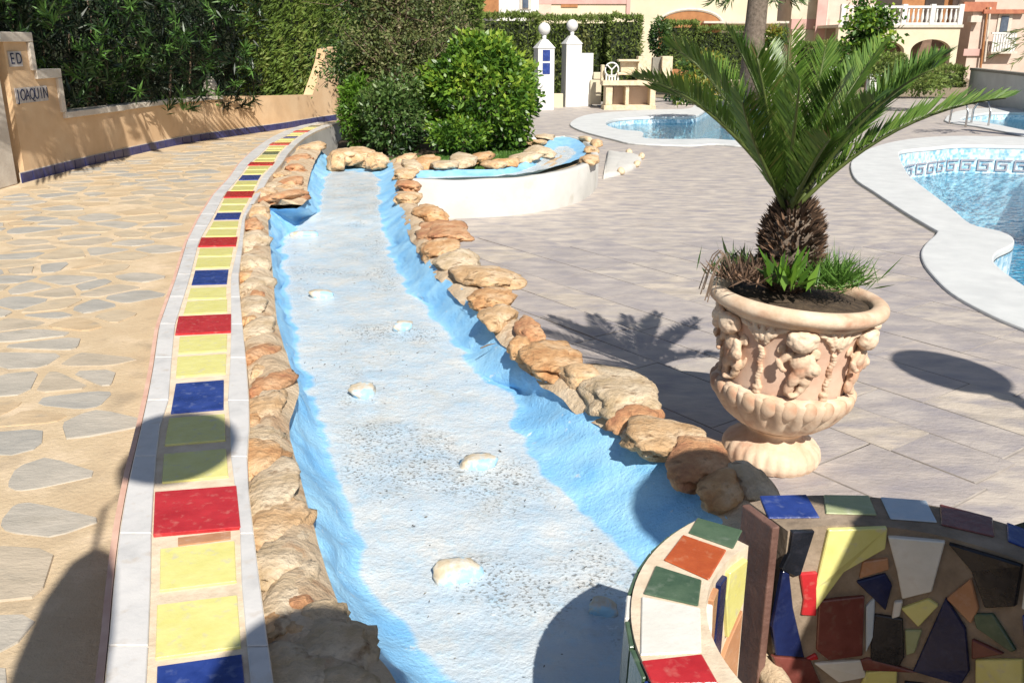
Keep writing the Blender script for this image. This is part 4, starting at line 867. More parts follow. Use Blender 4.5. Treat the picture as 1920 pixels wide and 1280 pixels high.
def innert(l, fx, c, R=RI):
    l = grow(l, 1.1)
    q = [oncyl(*fx(x, y), R) for x, y in l]
    if any(p is None or p.z > BZ+.005 for p in q): q = [p for p in q if p is not None]; q = [Vector((p.x, p.y, min(p.z, BZ-.012))) for p in q]
    if len(q) < 3: return
    V = []; 
    jt = random.uniform(0, .003)
    for dr in (-.008-jt, .004):
        for p in q: a = ang_of(p); V.append(Vector((BC.x+(R+dr)*math.cos(a), BC.y+(R+dr)*math.sin(a), p.z)))
    n = len(q); o = fixn(mesh('mosaic_tile', V, [tuple(range(n)), tuple(range(n, 2*n))[::-1]]+[(i, n+i, n+(i+1) % n, (i+1) % n) for i in range(n)], m_tile[c], mbas)); bev(o, .002, 1)
IN = [([(895,275),(985,270),(928,445),(905,452),(850,425),(882,360)],'black'), ([(1062,270),(1300,262),(1292,345),(1125,437),(1010,590),(1008,500)],'yellow'), ([(1330,300),(1562,320),(1508,518),(1388,546),(1368,440)],'white'),
      ([(1605,330),(1905,420),(1880,582),(1755,587),(1700,440)],'black'), ([(1190,487),(1308,455),(1335,500),(1308,600)],'navy'), ([(932,458),(1003,452),(998,625),(938,622),(948,560)],'red'),
      ([(855,455),(880,465),(895,600),(942,798),(825,790),(812,680)],'navy'), ([(1022,582),(1206,562),(1198,798),(1062,816),(1012,776)],'maroon'), ([(1388,602),(1498,563),(1540,590),(1458,675)],'yellow'),
      ([(1268,638),(1382,657),(1388,808),(1368,842),(1252,838),(1252,760)],'black'), ([(1580,575),(1662,700),(1678,868),(1640,925),(1448,868)],'navy'), ([(1708,633),(1788,633),(1882,780),(1862,786),(1722,690)],'green'),
      ([(1232,882),(1356,872),(1350,990),(1180,990)],'yellow'), ([(1722,833),(1915,833),(1915,960),(1722,970)],'yellow'), ([(1402,925),(1528,942),(1560,1030),(1400,1010)],'black'), ([(1005,845),(1195,833),(1218,900),(1105,920)],'white'),
      ([(1945,450),(2080,520),(2060,640),(1925,600)],'white'), ([(1925,640),(2060,680),(2050,800),(1940,790)],'blue'), ([(820,820),(970,830),(1040,990),(860,990)],'maroon'), ([(1215,400),(1315,385),(1320,430),(1200,465)],'terracotta'), ([(1350,575),(1385,570),(1372,630),(1340,640)],'white'), ([(1590,560),(1690,480),(1722,600),(1690,660)],'terracotta'), ([(1225,600),(1262,560),(1255,720),(1225,780)],'pale_blue'), ([(1400,700),(1470,700),(1440,790),(1405,800)],'olive'), ([(1700,740),(1830,800),(1700,820)],'maroon'), ([(1205,830),(1235,820),(1440,880),(1215,870)],'maroon'), ([(960,820),(1000,800),(1010,822),(980,826)],'red')]
for l, c in IN: innert(l, X7, c)
def innerl(l, c):                                  # tiles on the left wall's inner face, by angle and height
    q = l; V = []
    for dr in (-.010, .004):
        for a, z in q: a = math.radians(a); V.append(Vector((BC.x+(RI+dr)*math.cos(a), BC.y+(RI+dr)*math.sin(a), z)))
    n = len(q); o = fixn(mesh('mosaic_tile', V, [tuple(range(n)), tuple(range(n, 2*n))[::-1]]+[(i, n+i, n+(i+1) % n, (i+1) % n) for i in range(n)], m_tile[c], mbas)); bev(o, .002, 1)
a0 = math.degrees(aL0)
for l, c in [([(a0+2,.655),(a0+13,.655),(a0+14,.60),(a0+10,.50),(a0+2,.56)],'yellow'), ([(a0+15,.655),(a0+21,.655),(a0+22,.50),(a0+15,.48)],'navy'), ([(a0+2,.54),(a0+9,.49),(a0+13,.46),(a0+14,.33),(a0+2,.36)],'terracotta'),
             ([(a0+23,.655),(a0+30,.655),(a0+30,.52),(a0+24,.50)],'terracotta'), ([(a0+32,.655),(a0+44,.655),(a0+44,.55),(a0+32,.53)],'white'), ([(a0+2,.34),(a0+14,.31),(a0+14,.2),(a0+2,.2)],'yellow'), ([(a0+16,.46),(a0+30,.48),(a0+28,.3),(a0+16,.3)],'yellow')]: innerl(l, c)
def outert(a_0, a_1, z0, z1, c):
    V = []
    for dr in (.001, .010):
        for a, z in ((a_0, z0), (a_1, z0), (a_1, z1), (a_0, z1)):
            rr = float(np.interp(z, [0, .35, BZ], [RO+.03, RO+.012, RO]))+dr; V.append(bp_(rr, math.radians(a), z))
    bev(fixn(mesh('mosaic_tile', V, [(0,1,2,3), (7,6,5,4), (0,4,5,1), (1,5,6,2), (2,6,7,3), (3,7,4,0)], m_tile[c], mbas)), .002, 1)
for k in range(9):
    outert(a0+1+k*9, a0+9.2+k*9, .54, .67, ['green','green','green','green','white','green','green','blue','green'][k]); outert(a0+1+k*9, a0+9.2+k*9, .36, .53, ['white','navy','green','pale_blue','navy','white','maroon','green','red'][k])
sA, sB = P(1404, 943, BZ+.012), P(1463, 986, BZ+.012); t_ = (sB-sA).normalized(); nn_ = Vector((t_.y, -t_.x, 0))*.018
m_slate = M('brown_slate', (.13,.065,.05), (.20,.11,.085), 12, .6, .4, 40)
bev(fixn(MB().prism([sA, sB, sB+nn_, sA+nn_], (0, 0, -.40)).build('end_slab', m_slate, mbas)), .003)
MB().tube([P(1376, 1160, .40), P(1415, 1215, .36), P(1455, 1280, .33), P(1500, 1380, .30)], [.014, .026, .030, .032], 14).build('spout', m_conc, mbas, True)
# ---------------------------------------------------------------- white pillars with ball finials
def pillar(label, u, v, wm, hh, yaw, side=None, group=None, tiles=False, loc=None, ball=.12, dim=None):
    c = Vector(loc) if loc else P(u, v, 0); t = thing('ball_pillar', label, 'pillar', (c.x, c.y, 0), group); h2 = wm/2; R_ = Matrix.Translation(c) @ Matrix.Rotation(yaw, 4, 'Z')
    def put(o): o.data.transform(R_); o.data.update(); return o
    hb = hh-.62*1.0 if not dim else dim
    put(bev(MB().box((-h2, -h2, 0), (h2, h2, hb)).build('shaft', m_white, t), .01))
    vs = [(-h2-.02, -h2-.02, hb), (h2+.02, -h2-.02, hb), (h2+.02, h2+.02, hb), (-h2-.02, h2+.02, hb), (-h2*.35, -h2*.35, hb+.2), (h2*.35, -h2*.35, hb+.2), (h2*.35, h2*.35, hb+.2), (-h2*.35, h2*.35, hb+.2)]
    put(mesh('cap', vs, [(0,3,2,1), (4,5,6,7), (0,1,5,4), (1,2,6,5), (2,3,7,6), (3,0,4,7)], m_white, t))
    put(MB().lathe([(.07, hb+.19), (.05, hb+.24), (.06, hb+.32)], n=16).build('neck', m_white, t, True))
    n = 12; prof = [(max(.002, ball*math.sin(math.pi*k/n)), hb+.30+ball-ball*math.cos(math.pi*k/n)) for k in range(n+1)]
    put(MB().lathe(prof, n=24).build('ball', m_white, t, True))
    if side: put(bev(MB().box((h2, -h2*.6, 0), (h2+side[0], h2*.6, side[1])).build('stepped_wing', m_white, t), .01))
    if tiles:
        for k in range(2): put(MB().box((-h2*.45, -h2-.012, hb-.30-k*.31), (h2*.45, -h2-.001, hb-.04-k*.31)).build('blue_tile', m_tile['blue'], t))
    return t
pillar('white pillar with ball finial and two blue tiles, beside the round shrub', 1019, 206, .42, 2.1, math.radians(14), tiles=True, ball=.15)
pillar('white pillar with ball finial and a lower stepped wing, beside the hedge', 1070, 200, .42, 2.2, math.radians(14), side=(.35, 1.35), ball=.15)
# added shadow casters behind the camera, unseen, shaped as pillars, posts and a globe
SX, SY = -.32, 1.023
def shade_post(qx, qy, h, wm, ball, label):
    hb = h-.30-ball
    return pillar(label, 0, 0, wm, h, 0, loc=(qx-SX*h, qy-SY*h, 0), ball=ball, dim=hb)
shade_post(.50, 2.66, 2.15, .34, .21, 'added slender pillar-shaped shadow caster, unseen behind the viewer, shading the basin wall')
shade_post(.92, 2.52, 2.0, .52, .2, 'added broad pillar-shaped shadow caster, unseen behind the viewer, shading the basin interior')
shade_post(2.24+.0, 4.37, 2.6, .09, .235, 'added shadow caster, a large ball on a thin post, unseen behind the viewer, whose shadow falls on the deck')
shade_post(-.50, 1.84, 2.35, .36, .2, 'added pillar-shaped shadow caster, unseen directly behind the viewer')
bo_ = (-1.17-SX*2.6, 2.40-SY*2.6, 0); tag(MB().lathe([(.12, 0), (.11, 2.2), (.095, 2.4), (.06, 2.54), (.02, 2.6)], bo_, 24).build('round_shade_post', m_white, None, True), 'added round-topped shadow caster, unseen left of the viewer, shading the path edge', 'post')  # unseen post added only to shade the path edge
def globe_shade_caster(qx, qy, h, px_, label):  # added unseen blocker that throws the round shadow on the kerb
    t = thing('globe_shade_caster', label, 'shadow caster', (qx-SX*h+px_, qy-SY*h, 0)); x, y = qx-SX*h, qy-SY*h
    MB().tube([(x+px_, y, 0), (x+px_, y, h-.3), (x+px_*.8, y, h-.22), (x, y, h-.2)], .008, 8).build('pole', m_steel, t, True)
    n = 12; MB().lathe([(max(.002, .18*math.sin(math.pi*k/n)), h-.2+.17-.17*math.cos(math.pi*k/n)) for k in range(n+1)], (x, y, 0), 24).build('globe', m_white, t, True)
globe_shade_caster(-1.14, 2.93, 2.95, -.20, 'added globe-shaped shadow caster on an offset pole, unseen left of the viewer')
# ---------------------------------------------------------------- stone counter (barbecue) behind the small pool
bq = thing('stone_counter', 'yellowish stone barbecue counter with wheel ornament behind the small pool', 'barbecue', (P(1170, 206, 0).x, P(1170, 206, 0).y, 0))
YB = P(1170, 206, 0).y
def bx(u0, v0, u1, v1, Y, dep, m, name, parent, b=.01):
    a, c = at(u0, v1, Y), at(u1, v0, Y); return bev(MB().box((a.x, Y, max(a.z, -.02)), (c.x, Y+dep, c.z)).build(name, m, parent), b, 1)
bx(1132,198,1230,210,YB-.05,.7,m_stoneblock,'plinth',bq); bx(1135,162,1149,198,YB,.6,m_stoneblock,'leg',bq); bx(1172,162,1180,198,YB,.6,m_stoneblock,'leg',bq); bx(1218,162,1230,198,YB,.6,m_stoneblock,'leg',bq)
bx(1149,162,1218,198,YB+.45,.15,m_pinkwall,'back_panel',bq); bx(1130,152,1232,161,YB-.06,.75,m_stoneblock,'counter_top',bq); bx(1127,122,1134,152,YB+.4,.25,m_stoneblock,'side_post',bq)
bx(1160,112,1200,116,YB+.2,.45,m_stoneblock,'hood_shelf',bq); bx(1164,116,1198,136,YB+.35,.25,m_stoneblock,'back_wall',bq); bx(1158,136,1200,141,YB+.2,.4,m_stoneblock,'lower_shelf',bq)
bx(1195,106,1222,152,YB+.25,.4,m_stoneblock,'chimney_wall',bq); bx(1240,106,1262,150,YB+.3,.5,m_stoneblock,'right_post',bq); bx(1222,108,1240,152,YB+.5,.2,m_copgap,'chimney_recess',bq)
wc = at(1147, 131, YB+.3); zr = .17
ringp = [wc+Vector((zr*math.cos(a), 0, zr*math.sin(a))) for a in np.linspace(0, 2*math.pi, 21)]
MB().tube(ringp, .022, 6).build('wheel', m_white, bq, True)
for a in (math.pi/2+.8, math.pi/2-.8, -math.pi/2): MB().tube([wc, wc+Vector((zr*math.cos(a), 0, zr*math.sin(a)))], .018, 6).build('spoke', m_white, bq)
for k in range(5): q = at(1137+k*5.5, 142, YB+.3); MB().box((q.x-.02, q.y-.02, at(0, 151, YB+.3).z), (q.x+.02, q.y+.02, q.z)).build('baluster', m_white, bq)
MB().box((at(1135,142,YB+.3).x, YB+.27, at(0,142,YB+.3).z), (at(1161,142,YB+.3).x, YB+.33, at(0,140.5,YB+.3).z)).build('rail', m_white, bq)
gw = thing('garden_wall', 'low cream stepped wall linking the white pillars and the stone counter', 'wall', (P(1100,196,0).x, P(1100,196,0).y, 0)); YG = 24.4
bx(1036,176,1056,206,YG,.2,m_cream,'wall_panel',gw); bx(1106,150,1128,196,YG+.3,.2,m_cream,'wall_panel',gw); bx(1113,136,1128,149,YG+.3,.2,m_cream,'wall_step',gw)
bx(1262,168,1560,196,YG+1,.25,m_trim,'wall_panel',gw)
# ---------------------------------------------------------------- vegetation
def cz(u, v, Y): return at(u, v, Y)
# oleander behind the low wall
ol = thing('oleander', 'dark green oleander overhanging the low orange wall', 'shrub', (-4.6, 10.5, .4))
P_, D_, C_ = [], [], []
def oY(u): return float(np.interp(u, [-60, 60, 200, 400, 500], [8.6, 9.1, 10.0, 12.1, 13.3]))
for _ in range(11000):
    u = random.uniform(-60, 490); v = random.uniform(-70, 205); P_.append(at(u, v, oY(u)+.35+abs(rng.normal())*.9)); D_.append(rng.normal(size=3)*.7+np.array([.1, -.2, .3])); C_.append(rng.random()*.42)
for _ in range(360):
    u = random.uniform(-60, 485); v = random.uniform(-70, 200); Y = oY(u)-.1+random.random()*.9
    ax = Vector((random.uniform(-.5, .6), random.uniform(-.9, .1), random.uniform(-.1, .8))).normalized(); c = at(u, v, Y); br = random.choice([.12, .22, .4, .55, .95])
    for k in range(26):
        q = c+ax*random.uniform(-.16, .04); d = ax*.75+Vector(rng.normal(size=3))*.5; P_.append(q); D_.append(np.array(d)); C_.append(br+rng.normal()*.12)
leaves('foliage', np.array(P_), np.array(D_), .15*(.6+.7*rng.random(len(P_))), .022, lf_olean, ol, rnd=np.array(C_))  # light and shade put into leaf colour: dark inside, brighter outer sprays
mb = MB()
for k in range(14):
    u = random.uniform(0, 450); Y = oY(u)+1.0; a = at(u, 190, Y); a.z = .3; b = at(u+random.uniform(-40, 40), random.uniform(-30, 90), Y-.2)
    mb.tube([a, a.lerp(b, .5)+Vector((.05, 0, 0)), b], [.02, .015, .006], 6)
tag(mb.build('stems', m_twig, ol, True), kind='stuff')
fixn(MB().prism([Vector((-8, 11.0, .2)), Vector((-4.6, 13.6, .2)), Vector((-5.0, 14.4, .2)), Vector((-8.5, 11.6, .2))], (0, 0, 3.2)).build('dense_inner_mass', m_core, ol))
# palm leaning over the path from beyond the left edge; its fronds streak the wall with shade
def toward_sun(q, z): return q-SUN*((z-q.z)/(-SUN.z))
def wpt(u, v): a, z = onwall(u, v); return wp(a, z)
hubp = toward_sun(wpt(215, 150), 3.5)
lp_ = thing('leaning_palm', 'palm leaning over the path from beyond the left edge of the photo', 'palm', (-6.4, 5.6, PZ))
MB().tube([(-6.4, 5.6, PZ), (-6.1, 5.9, 1.6), (hubp.x-1.0, hubp.y-.7, 2.9), tuple(hubp)], [.14, .12, .11, .09], 10).build('trunk', m_bark, lp_, True)
for (u, v, zz) in [(150,300,2.75),(95,290,2.7),(60,300,2.8),(270,260,2.75),(345,250,2.75),(330,215,3.2),(440,225,2.9),(470,215,3.1),(20,160,3.6),(390,245,2.8),(200,270,2.8)]:
    e = toward_sun(wpt(min(u, 600), v), zz); K = hubp.lerp(e, .5)+Vector((0, 0, .25)); pos = []; dr = []; n = 15
    pts = [hubp*(1-t)**2+K*2*t*(1-t)+e*t*t for t in np.linspace(0, 1, 9)]; fr = MB().tube(pts, [.014, .013, .012, .010, .009, .008, .006, .004, .002], 5).build('frond', m_twig, lp_)
    for k in range(n):
        t = .35+.65*k/(n-1); p = hubp*(1-t)**2+K*2*t*(1-t)+e*t*t; tan = ((K-hubp)*(1-t)+(e-K)*t).normalized(); sv = tan.cross(Vector((0, 0, 1))).normalized()
        for sg in (-1, 1): pos.append(p); dr.append(tan*.8+sv*sg*.5+Vector((0, 0, -.35)))
    leaves('leaflets', pos, dr, .5, .05, lf_cycad, fr).matrix_parent_inverse = Matrix.Identity(4)
# conifer hedge behind the wall
def slopehedge(label, pts, z0, ztops, thick, n, m, leaf, wid, name='conifer_hedge', group=None):
    c = sum((Vector(p) for p in pts), Vector())/len(pts); t = thing(name, label, 'hedge', (c.x, c.y, z0), group); P_ = []; N_ = []
    seg = [(Vector(pts[i]), Vector(pts[i+1]), ztops[i], ztops[i+1]) for i in range(len(pts)-1)]; tot = sum((b-a).length for a, b, _, _ in seg); core = MB()
    for a, b, za, zb in seg:
        d = (b-a).normalized(); nr = Vector((d.y, -d.x, 0)); k = int(n*(b-a).length/tot)
        for _ in range(k):
            s = random.random(); q = a.lerp(b, s); zt = za+(zb-za)*s
            if random.random() < .88: w_ = Vector((q.x, q.y, z0+(zt-z0)*random.random())); nv = nr
            else: w_ = Vector((q.x, q.y, zt))-nr*thick*random.random(); nv = Vector((0, 0, 1))
            P_.append(w_); N_.append(nv)
        g = -nr*.12; core.prism([a+g+Vector((0,0,z0)), b+g+Vector((0,0,z0)), b-nr*thick+Vector((0,0,z0)), a-nr*thick+Vector((0,0,z0))], (0, 0, min(za, zb)-z0-.1))
    P_ = np.array(P_); N_ = np.array(N_); cl = clump(P_*np.array([1, 1, .4]), 2.4); k = len(P_)
    P_ += N_*(cl*.14-rng.random(k)*.08)[:, None]
    leaves('foliage', P_, N_*.55+np.array([0, 0, .7])+rng.normal(size=P_.shape)*.5, leaf*(.6+.8*rng.random(k)), wid, m, t, rnd=.45+cl*.9+(rng.random(k)-.5)*.6)
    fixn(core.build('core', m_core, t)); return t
h1 = at(455, 170, 13.3); h2 = at(560, 170, 15.3); h3 = at(640, 170, 17.0); h4 = at(720, 170, 18.5)
slopehedge('tall olive green conifer hedge behind the far end of the orange wall', [(h1.x,h1.y,0),(h2.x,h2.y,0),(h3.x,h3.y,0),(h4.x,h4.y,0)], .3, [3.4,3.4,3.4,3.4], .8, 19000, lf_conif, .10, .03)
Hy = 25.5
def hb(u0, u1, v0, Y, n, label, m=lf_hedge, dep=1.0, leaf=.11, v1=None, name='trimmed_hedge'):
    a, b = at(u0, v0, Y), at(u1, v0, Y); z0 = 0 if v1 is None else at(u0, v1, Y).z
    return hedge(name, label, a.x, b.x, Y, Y+dep, z0, a.z, n, m, leaf, .045, 'trimmed hedges in front of the houses', .12)
hb(690,900,-40,21,9000,'tall green hedge behind the round shrub, left of the white house', lf_conif)
hb(895,1010,27,24.5,5000,'brownish green trimmed hedge left of the first white pillar')
hb(1008,1146,33,27,6000,'trimmed hedge directly behind the two white pillars')
hb(1147,1204,30,26.5,3000,'darker trimmed hedge block left of the stone chimney wall')
hb(1256,1310,42,30,2500,'low trimmed hedge right of the dark cypress', v1=130)
hb(1310,1420,52,31,3500,'trimmed hedge behind the palm trunk', v1=150)
hb(1510,1600,82,30,2500,'trimmed hedge below the pink house, left of the balcony', v1=160)
hb(1600,1700,104,29,2500,'low hedge under the balcony arches', v1=165)
hb(1690,1815,128,28,2600,'brownish low hedge left of the grey wall', v1=165)
def sh(u, v, w_, h_, Y, n, leaf, wid, m, label, name='shrub', cat='shrub', **k):
    c = at(u, v, Y); s_ = (Y*math.cos(PITCH)+(H-c.z)*math.sin(PITCH))/F; r = (w_*s_/2, w_*s_/2*.9, h_*s_/2); return shrub(name, label, cat, (c.x, c.y, c.z), r, n, leaf, wid, m, **k)
sh(902,182,212,226,12.0,11000,.085,.045,lf_citrus,'rounded bright green citrus shrub on the planted island','round_shrub',inner=.55,bumps=.16,trunk=7)
sh(668,208,64,140,12.0,3600,.07,.022,lf_lime,'narrow bright lime green shrub at the end of the kerb','lime_shrub',inner=.3,bumps=.3,trunk=3)
sh(738,222,130,160,11.7,5200,.07,.030,lf_dark,'dense dark green shrub behind the tan rocks','dark_shrub',inner=.35,bumps=.3,trunk=5)
sh(858,252,110,60,11.3,1800,.06,.032,lf_citrus,'small low shrub at the foot of the round shrub','low_shrub',inner=.3,bumps=.3,trunk=3)
sh(660,120,90,80,12.6,1400,.06,.03,lf_dark,'dark small-leaved bush above the end of the orange wall','dark_bush',inner=.3,bumps=.4,trunk=3)
sh(1238,72,38,70,25.5,1500,.10,.05,lf_dark,'small dark cypress between hedge and croton','dark_cypress',inner=.5,bumps=.2)
sh(1320,125,90,50,20,1500,.10,.05,lf_croton,'orange and yellow croton bush behind the palm, upper one','croton_bush',inner=.3,bumps=.3)
sh(1300,168,110,50,18.5,1700,.10,.05,lf_croton,'orange and yellow croton bush behind the small pool','croton_bush',inner=.3,bumps=.3)
sh(1452,72,44,40,24,800,.12,.05,lf_croton,'yellow green bush right of the palm trunk','yellow_bush',inner=.3,bumps=.3)
sh(1668,130,70,60,24,1200,.10,.05,lf_hedge,'olive bush under the small tree','olive_bush',inner=.3,bumps=.3)
sh(1722,150,120,50,23,1600,.10,.05,lf_hedge,'wide olive bush left of the grey wall','olive_bush',inner=.3,bumps=.3)
sh(1480,150,100,50,22,1300,.10,.05,lf_hedge,'green bush behind the sago palm fronds','olive_bush',inner=.3,bumps=.3)
# sparse tree
def tree(name, label, base_, top_, r, n, leaf, wid, m, nb=26, cr=None, bark=m_twig, tr=.05):
    t = thing(name, label, 'tree', base_); mb = MB(); base_ = Vector(base_); top_ = Vector(top_); P_ = []
    mb.tube([base_, base_.lerp(top_, .35)+Vector((.04, .02, 0)), base_.lerp(top_, .7)-Vector((.04, 0, 0)), top_], [tr, tr*.8, tr*.55, tr*.2], 8); mb.build('trunk', bark, t, True); mb = MB()
    for k in range(nb):
        s = .25+.75*k/nb; a0 = base_.lerp(top_, s); an = rng.random()*6.283; L = r*(.5+.6*rng.random())*(1.1-.4*s)
        e = a0+Vector((math.cos(an)*L, math.sin(an)*L, L*(.3+.5*rng.random()))); m2 = a0.lerp(e, .5)+Vector((0, 0, -.04)); mb.tube([a0, m2, e], [tr*.35, tr*.22, tr*.07], 5)
        for _ in range(n//nb): q = a0.lerp(e, .25+.85*rng.random()); P_.append(q+Vector(rng.normal(size=3))*r*.17)
        for j in range(3):
            q = a0.lerp(e, .4+.2*j); mb.tube([q, q+Vector(rng.normal(size=3))*r*.22], [tr*.12, tr*.04], 4)
    mb.build('branches', bark, t, True); P_ = np.array(P_); cl = clump(P_, 3)
    leaves('crown', P_, rng.normal(size=P_.shape), leaf*(.6+.7*rng.random(len(P_))), wid, m, t, rnd=.45+cl*.7+(rng.random(len(P_))-.5)*.7); return t
b0 = at(745, 285, 12.3); tree('sparse_tree', 'thin brownish tree with small leaves rising behind the dark shrub', (b0.x, b0.y, .27), at(755, -60, 12.6), .75, 11000, .055, .026, lf_twiggy, 46)
b0 = at(700, 290, 13); tree('sparse_tree', 'small leafy tree between the conifer hedge and the thin brownish tree', (b0.x, b0.y, .27), at(690, -60, 13.4), .7, 5200, .06, .028, lf_dark, 40)
b0 = at(815, 250, 13.2); tree('sparse_tree', 'thin brownish tree left of the round shrub top', (b0.x, b0.y, .27), at(815, -50, 13.6), .6, 7000, .055, .026, lf_twiggy, 36)
b0 = P(1640, 172, 0); tt = at(1640, 22, 27); tree('small_tree', 'small tree with round green clumps in front of the balcony', (tt.x, 27, 0), tt, .75, 2600, .17, .10, lf_citrus, 18, tr=.07)
# tall palm at the top edge
YP = 24; pb = at(1413, 100, YP); palm = thing('tall_palm', 'palm with thick grey trunk cut off by the top edge of the photo', 'palm', (pb.x, YP, 0))
MB().tube([(pb.x, YP, 0), (pb.x-.02, YP, 1.5), (pb.x+.02, YP, 3.2), (pb.x+.05, YP, 5)], [.30, .27, .24, .22], 16).build('trunk', m_bark, palm, True)
P_, D_ = [], []
for k in range(9):
    an = k/9*6.28; c = Vector((pb.x, YP+.2, 2.6))
    for _ in range(110): s = random.random(); q = c+Vector((math.cos(an)*.9*s+.25*math.copysign(1, math.cos(an)), .3*math.sin(an)*s, .55*s-.9*s*s+.3)); P_.append(q); D_.append(Vector((math.cos(an)+rng.normal()*.4, .2*math.sin(an), rng.normal()*.6-.2)))
leaves('fronds', P_, D_, .28, .035, lf_dark, palm)
YR = 16; P_, D_ = [], []; rp = at(1990, 70, YR); rpalm = thing('palm_tip', 'spiky palm frond tip entering at the right edge above the grey wall', 'palm', (rp.x, YR, 0))
MB().tube([(rp.x+.3, YR, 0), (rp.x+.3, YR, 2.0)], .12, 10).build('trunk', m_bark, rpalm, True)
for tu, tv in ((1862,105),(1885,62),(1872,85),(1900,118),(1930,30),(1960,130)):
    e = at(tu, tv, YR); c = Vector((rp.x+.3, YR, 2.0))
    for _ in range(70): s = .2+.8*random.random(); q = c.lerp(e, s); P_.append(q); D_.append((e-c).normalized()+Vector(rng.normal(size=3))*.35)
leaves('fronds', P_, D_, .17, .02, lf_twiggy, rpalm)
# ---------------------------------------------------------------- grey garden wall at the right
YW = P(1815, 190, 0).y
rw = thing('grey_wall', 'long plain grey-white garden wall at the right behind the pools', 'wall', (at(1860,190,YW).x, YW, 0))
a1, a2 = P(1812, 185, 0), P(2050, 240, 0); t2 = (a2-a1).normalized(); n2_ = Vector((-t2.y, t2.x, 0))*.2; zt3 = at(1815, 128, a1.y).z
m_greywall = M('grey_white_render', (.50,.51,.49), (.58,.59,.57), 2, .8, .1, 30)
fixn(MB().prism([a1, a2, a2+n2_, a1+n2_], (0, 0, zt3-.06)).build('wall_body', m_greywall, rw))
e_ = Vector((0, 0, zt3-.06)); g_ = -n2_.normalized()*.03
fixn(MB().prism([a1+e_+g_, a2+e_+g_, a2+e_+n2_, a1+e_+n2_], (0, 0, .07)).build('coping', m_copgap, rw))
kb = [P(1700, 216, 0), P(1790, 213, 0), P(1920, 252, 0)]
# ---------------------------------------------------------------- houses
YH = 42
def hx(u0, v0, u1, v1, Y, dep, m, name, parent, b=.0, zmin=None):
    a, c = at(u0, v1, Y), at(u1, v0, Y); z0 = a.z if zmin is None else zmin
    o = MB().box((a.x, Y, z0), (c.x, Y+dep, c.z)).build(name, m, parent); return bev(o, b, 1) if b else o
hA = thing('white_house', 'white house with a shuttered window at the top, left of the pillars', 'house', (at(965,40,38).x, 38, 0))
hx(905,-200,1012,30,38,4,m_white,'wall',hA,zmin=0); hx(975,-40,996,18,37.95,.04,m_trim,'window_frame',hA); hx(980,-36,991,15,37.9,.04,m_glass,'window',hA); hx(905,-40,935,24,37.6,.3,m_brown,'wall_return',hA)
hx(990,27,1018,32,37.4,.6,m_white,'ledge',hA)
hB = thing('cream_house', 'cream house with pink bands and a brown arched garage opening', 'house', (at(1200,40,YH).x, YH, 0))
hx(1006,-260,1482,46,YH,6,m_cream,'wall',hB,zmin=0); hx(1005,0,1178,8,YH-.06,.05,m_pinkband,'band',hB); hx(1174,-120,1187,33,YH-.09,.08,m_pinkband,'pilaster',hB); hx(1007,-80,1035,30,YH-.05,.04,m_pinkwall,'wall_panel',hB); hx(1052,-70,1085,14,YH-.045,.04,m_brown,'shutter',hB)
aa, bb = at(1236, 46, YH), at(1352, 46, YH); cxa = (aa.x+bb.x)/2; ra = (bb.x-aa.x)/2; hza = at(1290, 21, YH).z-aa.z
fixn(MB().prism([Vector((aa.x, YH-.05, 0)), Vector((bb.x, YH-.05, 0)), Vector((bb.x, YH-.05, aa.z))]+[Vector((cxa+ra*math.cos(t), YH-.05, aa.z+hza*math.sin(t))) for t in np.linspace(.15, math.pi-.15, 12)]+[Vector((aa.x, YH-.05, aa.z))], (0, .04, 0)).build('arched_opening', m_brown, hB))
ar = [Vector((cxa+(ra+.06)*math.cos(t), YH-.04, aa.z+(hza+.06)*math.sin(t))) for t in np.linspace(.05, math.pi-.05, 16)]; MB().tube(ar, .07, 6).build('arch_moulding', m_trim, hB)
hx(1320,40,1480,44,YH-.5,.4,m_trim,'string_course',hB)
hC = thing('balcony_house', 'pink and cream house with white balustrade balcony over two arches', 'house', (at(1690,60,44).x, 44, 0))
YC = 45; YF = 41.5
hx(1483,-260,2050,150,YC,6,m_pinkwall,'wall',hC,zmin=0); hx(1483,36,1556,55,YC-.06,.05,m_pinkband,'band',hC); hx(1483,-100,1550,36,YC-.04,.03,m_beige,'wall_panel',hC); hx(1483,56,1550,90,YC-.04,.03,m_beige,'wall_panel',hC)
hx(1544,-200,1576,90,YC-.7,.7,m_trim,'pilaster',hC,zmin=0); hx(1544,-200,1554,86,YC-.76,.05,m_pinkband,'pilaster_band',hC)
hx(1650,-90,1800,49,YC-.05,.04,m_brown,'balcony_back_wall',hC)
hx(1640,-60,1700,44,YC-.1,.04,m_dark,'balcony_door',hC); hx(1730,-60,1780,44,YC-.1,.04,m_dark,'balcony_door',hC)
# front wall with two arches
def zc_(v, Y=YF): return at(960, v, Y).z
xl, xr = at(1572, 60, YF).x, at(1800, 60, YF).x; xm = at(1706, 60, YF).x; zt_ = zc_(52); zs = zc_(96); zc1 = zc_(74); pw = .28
def archpts(x0, x1, zs, zc):
    c = (x0+x1)/2; r = (x1-x0)/2; return [Vector((c+r*math.cos(t), YF, zs+(zc-zs)*math.sin(t))) for t in np.linspace(0, math.pi, 15)]
aw = MB()
for x0, x1 in ((xl, xl+pw), (xm-pw/2, xm+pw/2), (xr-pw, xr)): aw.box((x0, YF, 0), (x1, YF+.35, zt_))
for x0, x1 in ((xl+pw, xm-pw/2), (xm+pw/2, xr-pw)):
    ap = archpts(x0, x1, zs, zc1)
    for p, q in zip(ap, ap[1:]): aw.prism([Vector((q.x, YF, q.z)), Vector((p.x, YF, p.z)), Vector((p.x, YF, zt_)), Vector((q.x, YF, zt_))], (0, .35, 0))
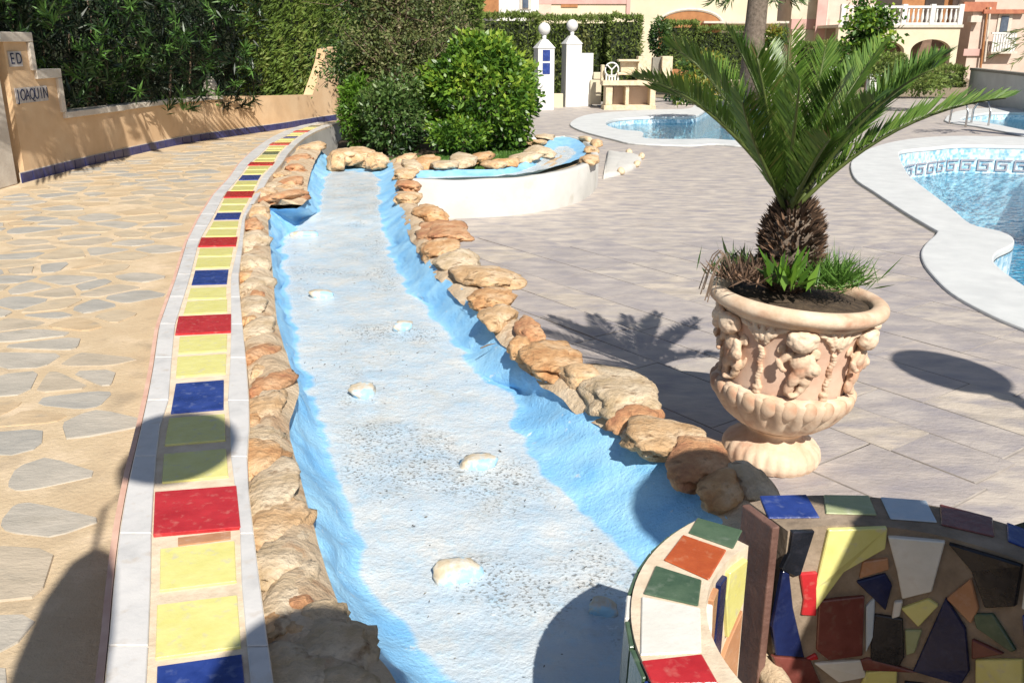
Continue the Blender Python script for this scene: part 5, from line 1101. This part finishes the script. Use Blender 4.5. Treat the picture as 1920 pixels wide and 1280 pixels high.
fixn(aw.build('arcade_wall', m_cream, hC))
hx(1580,74,1800,150,YC-.12,.08,m_brown2,'arcade_interior',hC,zmin=0)
MB().box((xl-.05, YF-.08, zt_), (xr+.08, YC, zt_+.12)).build('balcony_slab', m_trim, hC)
zr0 = zt_+.12; zr1 = zc_(11)
MB().box((xl, YF-.04, zr1-.1), (xr+.02, YF+.12, zr1)).build('handrail', m_white, hC); MB().box((xl, YF-.02, zr0), (xr+.02, YF+.10, zr0+.08)).build('bottom_rail', m_white, hC)
nb = 26; bal = None
for k in range(nb):
    x = xl+.12+(xr-xl-.2)*k/(nb-1)
    if k in (0, 13, 19, 25): MB().box((x-.1, YF-.06, zr0), (x+.1, YF+.14, zr1+.06)).build('newel', m_white, hC); continue
    if bal is None:
        h_ = zr1-.1-zr0-.08; bal = MB().lathe([(.05, 0), (.04, h_*.1), (.075, h_*.3), (.05, h_*.6), (.035, h_*.8), (.05, h_)], (0, 0, 0), 8).build('baluster', m_white, hC, True); o = bal
    else: o = bal.copy(); C.objects.link(o)
    o.parent = hC; o.matrix_parent_inverse = Matrix.Translation(-Vector(hC.location))
    o.location = (x, YF+.04, zr0+.08)
hx(1806,-200,2050,150,YC-1.6,1.5,m_pinkwall,'side_wing',hC,zmin=0); hx(1806,4,1870,22,YC-1.75,.1,m_roof,'eave',hC); hx(1845,18,1925,26,YC-1.85,.2,m_roof,'eave',hC); hx(1806,92,1845,105,YC-1.7,.08,m_pinkband,'band',hC)
hx(1820,30,1842,42,YC-2.0,.35,m_trim,'air_conditioner',hC)
pq = at(1852, 14, YC-1.8); pq2 = at(1840, 116, YC-1.8); MB().tube([pq, pq2, (pq2.x, pq2.y, 0)], .05, 8).build('downpipe', m_brown, hC); MB().tube([pq+Vector((.12, 0, 0)), pq2+Vector((.14, 0, 0))], .05, 8).build('downpipe', m_trim, hC)
hx(1862,26,1900,99,YC-1.66,.05,m_trim,'window_frame',hC); hx(1869,30,1893,94,YC-1.70,.04,m_glass,'window',hC)
for k in range(9): hx(1862+k*5,64,1863.6+k*5,97,YC-2.05,.04,m_white,'railing_bar',hC)
hx(1860,61,1906,64,YC-2.07,.08,m_white,'railing_top',hC); hx(1858,97,1908,101,YC-2.07,.4,m_trim,'sill',hC)
wcol = thing('white_shed_wall', 'bright white wall piece seen between the sago palm fronds', 'wall', (at(1450,100,29).x, 29, 0))
hx(1436,94,1466,175,29,.3,m_white,'wall_panel',wcol,zmin=0); hx(1575,94,1625,97,34,.3,m_white,'wall_top',wcol); hx(1575,97,1592,150,34,.2,m_orange,'wall_column',wcol,zmin=0)
hx(1628,140,1656,180,25,.25,m_white,'wall_panel',wcol,zmin=0); hx(1550,126,1572,180,26,.25,m_white,'wall_panel',wcol,zmin=0)
